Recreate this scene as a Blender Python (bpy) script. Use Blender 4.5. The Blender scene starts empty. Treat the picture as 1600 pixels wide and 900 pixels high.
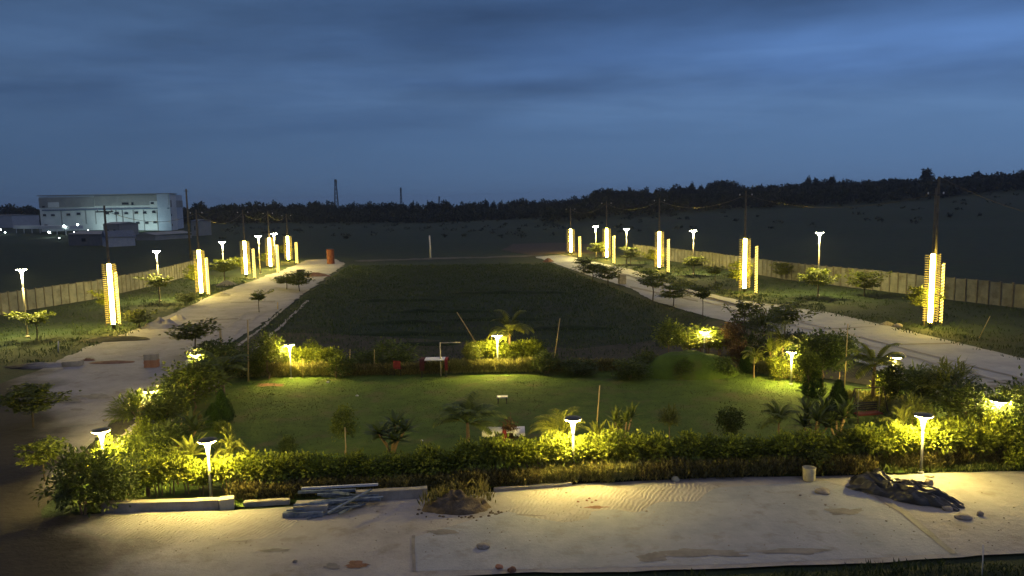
import bpy, bmesh, math, random
import numpy as np
from mathutils import Vector, Matrix, noise
R = math.radians
random.seed(7); rng = np.random.default_rng(7)
S = bpy.context.scene
COL = S.collection

# ------------------------------------------------------------------ camera
CAM_Z, FPX, PITCH, ROLL = 10.0, 1155.0, 6.42, -1.08
cd = bpy.data.cameras.new('camera'); cam = bpy.data.objects.new('camera', cd); COL.objects.link(cam)
cd.sensor_width = 36; cd.lens = FPX / 1600 * 36; cd.clip_start = 0.1; cd.clip_end = 6000
CROT = Matrix.Rotation(R(90 - PITCH), 3, 'X') @ Matrix.Rotation(R(ROLL), 3, 'Z')
cam.matrix_world = Matrix.Translation((0, 0, CAM_Z)) @ CROT.to_4x4()
S.camera = cam

# ------------------------------------------------------------------ dusk sky
SKY = 0.085
w = bpy.data.worlds.new('World'); S.world = w; w.use_nodes = True
nt = w.node_tree; nd = nt.nodes; lk = nt.links; nd.clear()
def N(t, **k):
    n = nd.new(t)
    for a, b in k.items(): setattr(n, a, b)
    return n
out = N('ShaderNodeOutputWorld'); bg = N('ShaderNodeBackground'); lk.new(bg.outputs[0], out.inputs[0])
tc = N('ShaderNodeTexCoord'); sep = N('ShaderNodeSeparateXYZ'); lk.new(tc.outputs['Generated'], sep.inputs[0])
sky = N('ShaderNodeTexSky'); sky.sky_type = 'NISHITA'; sky.sun_disc = False
sky.sun_elevation = R(1.0); sky.sun_rotation = R(200); sky.altitude = 900
ramp = N('ShaderNodeValToRGB'); lk.new(sep.outputs['Z'], ramp.inputs[0])
cr = ramp.color_ramp
for i, (p, c) in enumerate([(0.0, (.076, .145, .268, 1)), (0.07, (.074, .150, .292, 1)), (0.16, (.072, .150, .318, 1)), (0.27, (.052, .112, .248, 1)), (0.42, (.095, .125, .22, 1)), (0.8, (.30, .30, .375, 1))]):
    e = cr.elements[i] if i < 2 else cr.elements.new(p)
    e.position = p; e.color = c
# clouds: long flat streaks, stretched by dividing the horizontal direction by height
mx = N('ShaderNodeMath', operation='ADD'); mx.inputs[1].default_value = 0.10; lk.new(sep.outputs['Z'], mx.inputs[0])
dx = N('ShaderNodeMath', operation='DIVIDE'); lk.new(sep.outputs['X'], dx.inputs[0]); lk.new(mx.outputs[0], dx.inputs[1])
dy = N('ShaderNodeMath', operation='DIVIDE'); lk.new(sep.outputs['Y'], dy.inputs[0]); lk.new(mx.outputs[0], dy.inputs[1])
cmb = N('ShaderNodeCombineXYZ'); lk.new(dx.outputs[0], cmb.inputs[0]); lk.new(dy.outputs[0], cmb.inputs[1])
mp = N('ShaderNodeMapping'); mp.inputs['Scale'].default_value = (0.42, 1.0, 1); mp.inputs['Location'].default_value = (3.1, 1.7, 0); mp.inputs['Rotation'].default_value = (0, 0, R(8)); lk.new(cmb.outputs[0], mp.inputs[0])
n1 = N('ShaderNodeTexNoise'); n1.inputs['Scale'].default_value = 0.75; n1.inputs['Detail'].default_value = 5; n1.inputs['Roughness'].default_value = .54; n1.inputs['Distortion'].default_value = .35
lk.new(mp.outputs[0], n1.inputs[0])
crm = N('ShaderNodeValToRGB'); lk.new(n1.outputs['Fac'], crm.inputs[0])
crm.color_ramp.elements[0].position = .38; crm.color_ramp.elements[0].color = (.78, .79, .83, 1)
crm.color_ramp.elements[1].position = .66; crm.color_ramp.elements[1].color = (1.30, 1.22, 1.14, 1)
# clouds only above the clear band near the horizon
cz = N('ShaderNodeMapRange', interpolation_type='SMOOTHSTEP'); cz.inputs['From Min'].default_value = .05; cz.inputs['From Max'].default_value = .15; lk.new(sep.outputs['Z'], cz.inputs['Value'])
mixc = N('ShaderNodeMix', data_type='RGBA'); mixc.inputs['A'].default_value = (1, 1, 1, 1); lk.new(cz.outputs[0], mixc.inputs['Factor']); lk.new(crm.outputs[0], mixc.inputs['B'])
mul = N('ShaderNodeMix', data_type='RGBA', blend_type='MULTIPLY'); mul.inputs['Factor'].default_value = 1
lk.new(ramp.outputs[0], mul.inputs['A']); lk.new(mixc.outputs['Result'], mul.inputs['B'])
# darker towards the left (east), lighter towards the right (the side of the afterglow)
side = N('ShaderNodeMapRange'); side.inputs['From Min'].default_value = -.62; side.inputs['From Max'].default_value = .62
side.inputs['To Min'].default_value = .60; side.inputs['To Max'].default_value = 1.14; lk.new(sep.outputs['X'], side.inputs['Value'])
mul2 = N('ShaderNodeVectorMath', operation='SCALE'); lk.new(mul.outputs['Result'], mul2.inputs[0]); lk.new(side.outputs[0], mul2.inputs['Scale'])
# three long cloud banks: a pale streak high on the right, a dark bank above it, a thin dark streak below it
def mth(op, a_, b_=None, c_=None):
    n_ = N('ShaderNodeMath', operation=op)
    for k_, q_ in enumerate((a_, b_, c_)):
        if q_ is None: continue
        if hasattr(q_, 'is_output'): lk.new(q_, n_.inputs[k_])
        else: n_.inputs[k_].default_value = q_
    return n_.outputs[0]
X_, Z_ = sep.outputs['X'], sep.outputs['Z']
mp2 = N('ShaderNodeMapping'); mp2.inputs['Scale'].default_value = (3.2, 3.2, 14); lk.new(tc.outputs['Generated'], mp2.inputs[0])
n2 = N('ShaderNodeTexNoise'); n2.inputs['Scale'].default_value = 1; n2.inputs['Detail'].default_value = 5; n2.inputs['Roughness'].default_value = .5; lk.new(mp2.outputs[0], n2.inputs[0])
wob = mth('MULTIPLY', mth('SUBTRACT', n2.outputs['Fac'], .5), .055)
ZD = mth('ADD', Z_, wob)
mp3 = N('ShaderNodeMapping'); mp3.inputs['Scale'].default_value = (5, 5, 26); mp3.inputs['Location'].default_value = (2, 5, 1); lk.new(tc.outputs['Generated'], mp3.inputs[0])
n3 = N('ShaderNodeTexNoise'); n3.inputs['Scale'].default_value = 1; n3.inputs['Detail'].default_value = 7; n3.inputs['Roughness'].default_value = .58; lk.new(mp3.outputs[0], n3.inputs[0])
mot = N('ShaderNodeMapRange'); mot.inputs['From Min'].default_value = .32; mot.inputs['From Max'].default_value = .68; mot.inputs['To Min'].default_value = -.13; mot.inputs['To Max'].default_value = .13; lk.new(n3.outputs['Fac'], mot.inputs['Value'])
mot_ = mth('MULTIPLY', mot.outputs[0], cz.outputs[0])
def bank(zc, slope, width, x0, x1, x2, x3, amp):
    dz = mth('DIVIDE', mth('SUBTRACT', mth('SUBTRACT', ZD, zc), mth('MULTIPLY', X_, slope)), width)
    g_ = mth('EXPONENT', mth('MULTIPLY', mth('MULTIPLY', dz, dz), -1.0))
    a_ = N('ShaderNodeMapRange', interpolation_type='SMOOTHSTEP'); a_.inputs['From Min'].default_value = x0; a_.inputs['From Max'].default_value = x1; lk.new(X_, a_.inputs['Value'])
    b_ = N('ShaderNodeMapRange', interpolation_type='SMOOTHSTEP'); b_.inputs['From Min'].default_value = x2; b_.inputs['From Max'].default_value = x3; b_.inputs['To Min'].default_value = 1; b_.inputs['To Max'].default_value = 0; lk.new(X_, b_.inputs['Value'])
    return mth('MULTIPLY', mth('MULTIPLY', g_, mth('MULTIPLY', a_.outputs[0], b_.outputs[0])), amp)
tot = mth('ADD', mth('ADD', 1.0, mot_), bank(.186, -.01, .024, -.12, .42, 2, 3, .52))
tot = mth('ADD', tot, bank(.240, .02, .024, -.40, -.02, .30, .6, -.22))
tot = mth('ADD', tot, bank(.152, .0, .010, -.22, .06, .16, .4, -.17))
tot = mth('ADD', tot, bank(.19, .0, .016, -.5, -.32, -.15, .05, -.10))
mulb = N('ShaderNodeVectorMath', operation='SCALE'); lk.new(mul2.outputs[0], mulb.inputs[0]); lk.new(tot, mulb.inputs['Scale']); mul2 = mulb
# a little of the physical sky on top
sc2 = N('ShaderNodeVectorMath', operation='SCALE'); sc2.inputs['Scale'].default_value = 0.002 / SKY; lk.new(sky.outputs[0], sc2.inputs[0])
sc1 = N('ShaderNodeVectorMath', operation='SCALE'); sc1.inputs['Scale'].default_value = 1.17 / SKY; lk.new(mul2.outputs[0], sc1.inputs[0])
add = N('ShaderNodeVectorMath', operation='ADD'); lk.new(sc1.outputs[0], add.inputs[0]); lk.new(sc2.outputs[0], add.inputs[1])
lk.new(add.outputs[0], bg.inputs[0]); bg.inputs[1].default_value = SKY

S.view_settings.view_transform = 'Standard'; S.view_settings.look = 'None'
S.view_settings.exposure = 0.0; S.view_settings.gamma = 1; S.view_settings.use_curve_mapping = False
S.render.engine = 'CYCLES'
cy = S.cycles; cy.use_denoising = True; cy.max_bounces = 5; cy.diffuse_bounces = 3; cy.glossy_bounces = 2
cy.transmission_bounces = 3; cy.volume_bounces = 0; cy.sample_clamp_indirect = 2; cy.use_adaptive_sampling = True
cy.adaptive_threshold = 0.015

# ------------------------------------------------------------------ pixel -> world
def ray(px, py):
    return CROT @ Vector(((px - 800) / FPX, -(py - 450) / FPX, -1))
def at(px, py, z=0.0):
    d = ray(px, py); t = (z - CAM_Z) / d.z
    return Vector((d.x * t, d.y * t, z))
def top_z(p, px, py):
    d = ray(px, py); return CAM_Z + d.z / d.y * p.y
def mpp(p):                      # metres per photo pixel at that depth
    return p.y / FPX
def at_dist(px, Y):              # x at depth Y for the pixel column px (on the horizon)
    d = ray(px, 320); return d.x / d.y * Y

# ------------------------------------------------------------------ mesh builder
class MB:
    def __init__(s): s.v = []; s.f = []; s.n = 0
    def add(s, V, F):
        V = np.asarray(V, float).reshape(-1, 3); s.v.append(V)
        s.f += [tuple(i + s.n for i in f) for f in F]; s.n += len(V)
    def leaves(s, P, D, U, L, W, droop=0.15):
        """N folded leaves: base P, direction D, up U"""
        P, D, U = (np.asarray(a, float) for a in (P, D, U)); n = len(P)
        D = D / (np.linalg.norm(D, axis=1, keepdims=True) + 1e-9)
        Sd = np.cross(D, U); Sd /= (np.linalg.norm(Sd, axis=1, keepdims=True) + 1e-9)
        Up = np.cross(Sd, D)
        L = np.broadcast_to(L, n)[:, None]; W = np.broadcast_to(W, n)[:, None]
        m = P + D * L * .45
        V = np.stack([P, m + Sd * W / 2 + Up * W * .18, P + D * L - Up * L * droop, m - Sd * W / 2 + Up * W * .18], 1).reshape(-1, 3)
        s.v.append(V); b = s.n
        s.f += [(b + 4 * i, b + 4 * i + 1, b + 4 * i + 2, b + 4 * i + 3) for i in range(n)]
        s.n += 4 * n
    def blade(s, p, d, up, L, W, bend=.5, seg=4, fold=.15):
        """one long curved leaf"""
        p = Vector(p); d = Vector(d).normalized(); up = Vector(up); sd = d.cross(up)
        if sd.length < 1e-4: sd = Vector((1, 0, 0))
        sd.normalize(); V = []; F = []; q = p.copy(); dd = d.copy()
        for i in range(seg + 1):
            t = i / seg; ww = W * math.sin(math.pi * min(.97, .12 + .88 * t)) ** .8 * .5
            upn = sd.cross(dd).normalized()
            V += [q - sd * ww + upn * ww * fold, q - upn * 0.0, q + sd * ww + upn * ww * fold]
            q = q + dd * (L / seg); dd = (dd + Vector((0, 0, -1)) * bend / seg).normalized()
        for i in range(seg):
            a = 3 * i; F += [(a, a + 1, a + 4, a + 3), (a + 1, a + 2, a + 5, a + 4)]
        s.add([tuple(v) for v in V], F)
    def tube(s, pts, rad, n=8, cap=True):
        pts = [Vector(p) for p in pts]; V = []; F = []
        if not hasattr(rad, '__len__'): rad = [rad] * len(pts)
        for i, p in enumerate(pts):
            t = (pts[min(i + 1, len(pts) - 1)] - pts[max(i - 1, 0)]).normalized()
            a = t.orthogonal().normalized() if abs(t.z) < .9 else (Vector((1, 0, 0)) - t * t.x).normalized()
            b = t.cross(a)
            for k in range(n):
                th = 2 * math.pi * k / n; V.append(p + (a * math.cos(th) + b * math.sin(th)) * rad[i])
        for i in range(len(pts) - 1):
            for k in range(n):
                F.append((i * n + k, i * n + (k + 1) % n, (i + 1) * n + (k + 1) % n, (i + 1) * n + k))
        if cap: F.append(tuple(range(n))[::-1]); F.append(tuple((len(pts) - 1) * n + k for k in range(n)))
        s.add([tuple(v) for v in V], F)
    def lathe(s, prof, n=20, c=(0, 0, 0)):
        V = []; F = []
        for r, z in prof:
            for k in range(n):
                th = 2 * math.pi * k / n; V.append((c[0] + r * math.cos(th), c[1] + r * math.sin(th), c[2] + z))
        for i in range(len(prof) - 1):
            for k in range(n): F.append((i * n + k, i * n + (k + 1) % n, (i + 1) * n + (k + 1) % n, (i + 1) * n + k))
        F.append(tuple(range(n))[::-1]); F.append(tuple((len(prof) - 1) * n + k for k in range(n)))
        s.add(V, F)
    def box(s, c, sz, rz=0, M=None, jit=0):
        V = []
        for i in (-.5, .5):
            for j in (-.5, .5):
                for k in (-.5, .5):
                    v = Vector((i * sz[0] + random.uniform(-jit, jit), j * sz[1] + random.uniform(-jit, jit), k * sz[2] + random.uniform(-jit, jit)))
                    v = (M @ v) if M else Matrix.Rotation(rz, 3, 'Z') @ v
                    V.append(tuple(v + Vector(c)))
        s.add(V, [(0, 1, 3, 2), (4, 6, 7, 5), (0, 4, 5, 1), (2, 3, 7, 6), (0, 2, 6, 4), (1, 5, 7, 3)])
    def mesh(s, name, m, smooth=False):
        me = bpy.data.meshes.new(name)
        V = np.concatenate(s.v) if s.v else np.zeros((0, 3))
        me.from_pydata(V.tolist(), [], s.f); me.materials.append(m)
        if smooth: me.polygons.foreach_set('use_smooth', [True] * len(me.polygons))
        me.update(); return me
    def build(s, name, m, parent=None, smooth=False, loc=(0, 0, 0), rz=0):
        return link(name, s.mesh(name, m, smooth), parent, loc, rz)

def link(name, me, parent=None, loc=(0, 0, 0), rz=0):
    o = bpy.data.objects.new(name, me); COL.objects.link(o); o.location = loc; o.rotation_euler.z = rz
    if parent: o.parent = parent
    return o
def tag(o, label=None, cat=None, group=None, kind=None):
    for k, v in (('label', label), ('category', cat), ('group', group), ('kind', kind)):
        if v: o[k] = v
    return o
def thing(name, label, cat, loc=(0, 0, 0), rz=0, group=None):
    o = bpy.data.objects.new(name, None); COL.objects.link(o); o.empty_display_size = .2
    o.location = loc; o.rotation_euler.z = rz
    return tag(o, label, cat, group)
def copy_tree(o, parent=None):
    c = o.copy(); COL.objects.link(c)
    if parent: c.parent = parent
    for ch in list(o.children): copy_tree(ch, c)
    return c

# ------------------------------------------------------------------ materials
def M(name, c1, c2=None, scale=4, rough=.85, bump=0, bscale=None, metal=0, emit=None, estr=0, detail=5, world=False, c3=None, s3=1.0, p3=(.55, .7), spec=.3):
    m = bpy.data.materials.new(name); m.use_nodes = True; t = m.node_tree; b = t.nodes['Principled BSDF']
    b.inputs['Roughness'].default_value = rough; b.inputs['Metallic'].default_value = metal
    b.inputs['Specular IOR Level'].default_value = spec
    b.inputs['Base Color'].default_value = (*c1, 1)
    if world: src = t.nodes.new('ShaderNodeNewGeometry').outputs['Position']
    else: src = t.nodes.new('ShaderNodeTexCoord').outputs['Object']
    if c2:
        n = t.nodes.new('ShaderNodeTexNoise'); n.inputs['Scale'].default_value = scale; n.inputs['Detail'].default_value = detail; n.inputs['Roughness'].default_value = .6 if detail < 10 else .74
        t.links.new(src, n.inputs[0]); r = t.nodes.new('ShaderNodeValToRGB'); r.color_ramp.elements[0].position = .36; r.color_ramp.elements[1].position = .64
        r.color_ramp.elements[0].color = (*c1, 1); r.color_ramp.elements[1].color = (*c2, 1)
        t.links.new(n.outputs['Fac'], r.inputs[0]); last = r.outputs[0]
        if c3:
            n3 = t.nodes.new('ShaderNodeTexNoise'); n3.inputs['Scale'].default_value = s3; n3.inputs['Detail'].default_value = 7; n3.inputs['Roughness'].default_value = .62
            t.links.new(src, n3.inputs[0]); r3 = t.nodes.new('ShaderNodeMapRange'); r3.inputs['From Min'].default_value = p3[0]; r3.inputs['From Max'].default_value = p3[1]
            t.links.new(n3.outputs['Fac'], r3.inputs['Value'])
            mx = t.nodes.new('ShaderNodeMix'); mx.data_type = 'RGBA'; mx.inputs['B'].default_value = (*c3, 1)
            t.links.new(r3.outputs[0], mx.inputs['Factor']); t.links.new(last, mx.inputs['A']); last = mx.outputs['Result']
        t.links.new(last, b.inputs['Base Color'])
    if bump:
        n = t.nodes.new('ShaderNodeTexNoise'); n.inputs['Scale'].default_value = bscale or scale * 3; n.inputs['Detail'].default_value = 11
        n.inputs['Roughness'].default_value = .68
        t.links.new(src, n.inputs[0]); bp = t.nodes.new('ShaderNodeBump'); bp.inputs['Strength'].default_value = 1; bp.inputs['Distance'].default_value = bump
        t.links.new(n.outputs['Fac'], bp.inputs['Height']); t.links.new(bp.outputs[0], b.inputs['Normal'])
    if emit:
        b.inputs['Emission Color'].default_value = (*emit, 1); b.inputs['Emission Strength'].default_value = estr
    return m
def leafmat(name, c1, c2, trans=.35, rough=.55):
    m = bpy.data.materials.new(name); m.use_nodes = True; t = m.node_tree; b = t.nodes['Principled BSDF']; o = t.nodes['Material Output']
    g = t.nodes.new('ShaderNodeNewGeometry'); oi = t.nodes.new('ShaderNodeObjectInfo')
    r = t.nodes.new('ShaderNodeValToRGB'); r.color_ramp.elements[0].color = (*c1, 1); r.color_ramp.elements[1].color = (*c2, 1)
    t.links.new(g.outputs['Random Per Island'], r.inputs[0])
    hs = t.nodes.new('ShaderNodeHueSaturation'); mr = t.nodes.new('ShaderNodeMapRange'); mr.inputs['To Min'].default_value = .75; mr.inputs['To Max'].default_value = 1.25
    t.links.new(oi.outputs['Random'], mr.inputs['Value']); t.links.new(mr.outputs[0], hs.inputs['Value']); t.links.new(r.outputs[0], hs.inputs['Color'])
    t.links.new(hs.outputs[0], b.inputs['Base Color']); b.inputs['Roughness'].default_value = rough; b.inputs['Specular IOR Level'].default_value = .35
    tr = t.nodes.new('ShaderNodeBsdfTranslucent'); t.links.new(hs.outputs[0], tr.inputs[0])
    mx = t.nodes.new('ShaderNodeMixShader'); mx.inputs[0].default_value = trans
    t.links.new(b.outputs[0], mx.inputs[1]); t.links.new(tr.outputs[0], mx.inputs[2]); t.links.new(mx.outputs[0], o.inputs[0])
    return m

LEDC = (1.0, .66, .16); LAMPC = (1.0, .76, .26); WARM = (1.0, .85, .50)
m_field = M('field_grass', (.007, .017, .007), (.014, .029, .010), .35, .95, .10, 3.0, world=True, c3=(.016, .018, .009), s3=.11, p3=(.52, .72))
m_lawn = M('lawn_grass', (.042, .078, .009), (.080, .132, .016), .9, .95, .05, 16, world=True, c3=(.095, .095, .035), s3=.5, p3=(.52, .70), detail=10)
m_soil = M('garden_soil', (.028, .026, .016), (.05, .045, .028), 3, .95, .04, 12, world=True)
m_sand = M('road_sand', (.21, .197, .20), (.30, .285, .29), .42, .92, .075, 2.2, world=True, c3=(.15, .12, .105), s3=.8, p3=(.56, .76), detail=12)
m_conc = M('road_concrete', (.25, .255, .27), (.335, .34, .355), .5, .88, .015, 5, world=True, c3=(.15, .14, .14), s3=1.3, p3=(.60, .80), detail=12)
m_conc2 = M('slab_concrete', (.20, .21, .245), (.27, .28, .32), .8, .85, .03, 7, world=True, c3=(.17, .155, .15), s3=1.3, p3=(.54, .76), detail=12)
m_kerb = M('kerb_concrete', (.24, .22, .19), (.36, .33, .29), 2.5, .9, .012, 14)
m_wall = M('precast_wall', (.115, .12, .125), (.185, .19, .19), .8, .9, .01, 9, c3=(.07, .065, .055), s3=.9, p3=(.50, .70), world=True)
m_post = M('precast_post', (.09, .085, .08), (.13, .12, .11), 3, .9)
m_steel = M('galvanised', (.35, .36, .38), (.5, .5, .52), 8, .45, metal=.6)
m_dark = M('dark_metal', (.03, .03, .035), (.05, .05, .05), 6, .5, metal=.3)
m_polem = M('pole_grey', (.30, .27, .23), (.4, .36, .3), 3, .6)
m_upole = M('utility_concrete', (.07, .06, .05), (.11, .10, .08), 2, .9)
m_led = M('led_rope', (1, .9, .6), emit=(1.0, .71, .09), estr=165)
m_halo = M('halo_glow', (.05, .035, .006), rough=.7, emit=(1.0, .70, .12), estr=1.1)
m_ghostband = M('ghost_band', (1, .9, .6), emit=(1.0, .70, .12), estr=2.6)
m_garden_glow = M('lamp_glow', (1, 1, 1), emit=(1.0, .76, .20), estr=160)
m_cone = M('lamp_cone', (.85, .85, .82), rough=.4, emit=(1.0, .92, .70), estr=1.0)
m_bark = M('bark', (.17, .115, .07), (.27, .19, .12), 9, .9, .01, 30)
m_barkd = M('bark_dark', (.05, .04, .03), (.09, .07, .05), 9, .9)
m_stake = M('bamboo', (.33, .25, .12), (.45, .35, .18), 6, .7)
m_heap = M('heap_soil', (.08, .06, .04), (.15, .115, .08), 3, .95, .08, 8)
m_stone = M('stone', (.17, .15, .13), (.28, .25, .22), 4, .92, .03, 9)
m_brick = M('brick', (.30, .13, .08), (.38, .2, .13), 5, .92, .01, 20)
m_redsoil = M('red_soil', (.13, .065, .042), (.19, .10, .07), 3, .95, .05, 8)
m_gravel = M('gravel_grey', (.15, .14, .12), (.25, .23, .20), 6, .95, .06, 10)
m_tarp = M('black_tarp', (.012, .012, .014), (.025, .024, .025), 3, .34, .02, 9, spec=.6)
m_white = M('white_plastic', (.45, .46, .5), (.56, .56, .6), 4, .5)
m_cloth = M('white_cloth', (.55, .55, .6), (.66, .66, .7), 4, .85)
m_red = M('red_cloth', (.13, .012, .018), (.19, .02, .025), 5, .8)
m_sack = M('sack', (.40, .36, .24), (.52, .47, .32), 5, .85, .01, 20)
m_pipe = M('steel_tube', (.08, .11, .16), (.22, .26, .33), 5, .42, metal=.4)
m_orange = M('orange_plastic', (.11, .028, .014), (.16, .045, .02), 4, .6)
L_hedge = leafmat('leaf_hedge', (.085, .110, .011), (.27, .32, .032))
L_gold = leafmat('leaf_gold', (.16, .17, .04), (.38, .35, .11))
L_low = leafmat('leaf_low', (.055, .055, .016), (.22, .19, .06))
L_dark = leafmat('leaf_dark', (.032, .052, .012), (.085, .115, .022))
L_mid = leafmat('leaf_mid', (.055, .078, .011), (.16, .195, .026))
L_palm = leafmat('leaf_palm', (.085, .10, .015), (.22, .24, .035))
L_brown = leafmat('leaf_brown', (.055, .032, .016), (.11, .065, .028))
L_con = leafmat('leaf_conifer', (.02, .05, .011), (.05, .095, .02), .15)
L_far = leafmat('leaf_far', (.006, .009, .006), (.016, .022, .012), .1, .9)
L_grass = leafmat('leaf_grass', (.035, .055, .012), (.10, .12, .03), .3)
L_gfield = leafmat('leaf_field_grass', (.018, .036, .012), (.042, .066, .022), .3)
L_tier = leafmat('leaf_tier', (.045, .060, .010), (.16, .19, .022), .3)

# dark blurred lens corner, painted as shade into the near left ground colours: where x + .62 y falls below a wandering line
def paint_dark_corner(m, edge=3.1, width=4.2):
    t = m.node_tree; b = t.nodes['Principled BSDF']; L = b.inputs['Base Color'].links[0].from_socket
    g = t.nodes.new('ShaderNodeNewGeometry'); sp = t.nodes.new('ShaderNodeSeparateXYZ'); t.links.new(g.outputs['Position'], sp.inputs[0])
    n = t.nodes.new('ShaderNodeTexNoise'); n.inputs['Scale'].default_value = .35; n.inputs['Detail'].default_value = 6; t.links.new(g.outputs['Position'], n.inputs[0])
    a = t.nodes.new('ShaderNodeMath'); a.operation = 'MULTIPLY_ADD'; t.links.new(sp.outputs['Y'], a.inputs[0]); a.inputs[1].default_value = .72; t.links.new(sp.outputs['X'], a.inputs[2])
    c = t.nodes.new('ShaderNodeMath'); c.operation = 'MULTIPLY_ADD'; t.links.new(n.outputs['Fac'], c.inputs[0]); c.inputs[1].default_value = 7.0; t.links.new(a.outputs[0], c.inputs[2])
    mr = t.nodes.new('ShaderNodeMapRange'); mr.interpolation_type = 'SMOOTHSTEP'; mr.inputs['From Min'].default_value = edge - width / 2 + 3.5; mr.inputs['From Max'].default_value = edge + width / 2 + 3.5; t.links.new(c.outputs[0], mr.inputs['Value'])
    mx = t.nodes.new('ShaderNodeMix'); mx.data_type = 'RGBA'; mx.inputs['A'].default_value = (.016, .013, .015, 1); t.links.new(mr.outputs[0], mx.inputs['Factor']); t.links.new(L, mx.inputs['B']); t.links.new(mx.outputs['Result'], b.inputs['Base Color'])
paint_dark_corner(m_sand); paint_dark_corner(m_kerb); paint_dark_corner(m_redsoil)
# ------------------------------------------------------------------ terrain
PX = [-900, 0, 300, 500, 700, 880, 950, 1140, 1300, 1450, 1600, 2500]
HZ = [3.5, 3.5, 3.5, 2.5, 1.2, 4, 8, 11.5, 12.5, 13.5, 16, 20]
def hill(x, y):
    if y < 1: return 0
    px = 800 + x / y * FPX
    d = math.hypot(x, y)
    t = min(1, max(0, (d - 175) / 330)); t = t * t * (3 - 2 * t)
    return float(np.interp(px, PX, HZ)) * t
def sheet(name, pts, m, z, jit=.12, step=.6, kind='structure'):
    """flat ground sheet with an uneven edge"""
    P = []
    n = len(pts)
    for i in range(n):
        a, b = pts[i], pts[(i + 1) % n]; L = (b - a).length; k = max(1, int(L / (step * max(1, a.y / 60))))
        k = min(k, 120)
        for j in range(k):
            p = a.lerp(b, j / k)
            j2 = jit * max(1, p.y / 60)
            P.append((p.x + noise.noise(Vector((p.x * .9, p.y * .9, 1))) * j2 * 1.6 + noise.noise(Vector((p.x * 3, p.y * 3, 4))) * j2 * .7,
                      p.y + noise.noise(Vector((p.x * .9, p.y * .9, 7))) * j2 * 1.6 + noise.noise(Vector((p.x * 3, p.y * 3, 2))) * j2 * .7, z))
    bm = bmesh.new(); vs = [bm.verts.new(p) for p in P]; f = bm.faces.new(vs)
    if f.normal.z < 0: f.normal_flip()
    bmesh.ops.triangulate(bm, faces=[f]); me = bpy.data.meshes.new(name); bm.to_mesh(me); bm.free()
    for p in me.polygons:
        if p.normal.z < 0: p.flip()
    me.materials.append(m); o = link(name, me); tag(o, kind=kind); return o
# ground in one sheet to beyond the horizon, polar grid
mb = MB(); ths = np.linspace(-1.25, 1.25, 121); rs = np.concatenate([np.linspace(2, 150, 40), np.linspace(160, 620, 47), [800, 1200, 2000, 3500]])
V = []; F = []
for r in rs:
    for th in ths:
        x, y = r * math.sin(th), r * math.cos(th)
        z = hill(x, y) - .06 + (0 if r < 160 else noise.noise(Vector((x * .02, y * .02, 0))) * .8 * min(1, (r - 160) / 80))
        if r > 620: z = hill(x * 500 / r, y * 500 / r) - (r - 620) * .004 - .5
        V.append((x, y, z))
nn = len(ths)
for i in range(len(rs) - 1):
    for j in range(nn - 1): F.append((i * nn + j, i * nn + j + 1, (i + 1) * nn + j + 1, (i + 1) * nn + j))
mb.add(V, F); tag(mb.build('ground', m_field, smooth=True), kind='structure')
# a back part so that the ground also lies under and behind the camera
mb = MB(); mb.add([(-80, -60, -.07), (80, -60, -.07), (80, 4, -.07), (-80, 4, -.07)], [(0, 1, 2, 3)]); tag(mb.build('ground', m_field), kind='structure')

A = lambda L: [at(*p) for p in L]
left_road = A([(455, 417), (330, 462), (270, 490), (205, 517), (130, 545), (60, 578), (-60, 622), (-420, 760), (-420, 1010), (120, 905), (60, 830), (95, 745), (140, 690), (190, 640), (262, 592), (330, 553), (400, 512), (450, 476), (490, 448), (540, 412), (520, 404), (480, 406)])
right_road = A([(836, 401), (868, 412), (905, 425), (985, 450), (1020, 470), (1100, 493), (1180, 514), (1250, 530), (1340, 565), (1450, 612), (1600, 665), (2000, 810), (2100, 640), (1750, 590), (1600, 560), (1460, 527), (1370, 505), (1290, 487), (1250, 482), (1150, 468), (1080, 452), (985, 421), (905, 404), (880, 398)])
near_road = A([(-400, 860), (100, 806), (200, 800), (345, 798), (560, 785), (700, 776), (900, 757), (1100, 747), (1330, 743), (1600, 737), (2300, 722), (2500, 850), (1600, 866), (1160, 888), (800, 897), (500, 912), (200, 930), (-500, 1030)])
sheet('road', left_road, m_sand, 0.004, .22)
sheet('road', right_road, m_conc, 0.0, .12)
sheet('road', near_road, m_sand, 0.010, .07)
slab = A([(648, 893), (647, 840), (760, 806), (900, 784), (1100, 764), (1290, 752), (1345, 768), (1410, 806), (1484, 866), (1160, 882), (800, 891)])
sheet('road_slab', slab, m_conc2, 0.016, .02)
sheet('lawn', A([(345, 606), (372, 586), (560, 583), (700, 581), (900, 577), (1000, 580), (1170, 574), (1240, 584), (1300, 600), (1420, 610), (1560, 660), (1850, 725), (1620, 733), (1330, 739), (900, 752), (560, 778), (345, 793), (205, 796), (110, 800), (110, 745), (200, 690), (270, 650), (310, 620)]), m_lawn, 0.006, .15)
sheet('garden_bed', A([(115, 800), (100, 745), (140, 695), (200, 640), (262, 600), (330, 560), (400, 520), (500, 520), (900, 545), (1040, 530), (1120, 500), (1250, 536), (1340, 572), (1450, 622), (1600, 680), (1600, 660), (1420, 612), (1240, 583), (1000, 579), (560, 583), (372, 588), (345, 607), (310, 622), (270, 652), (200, 692)]), m_soil, 0.002, .15)
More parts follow.
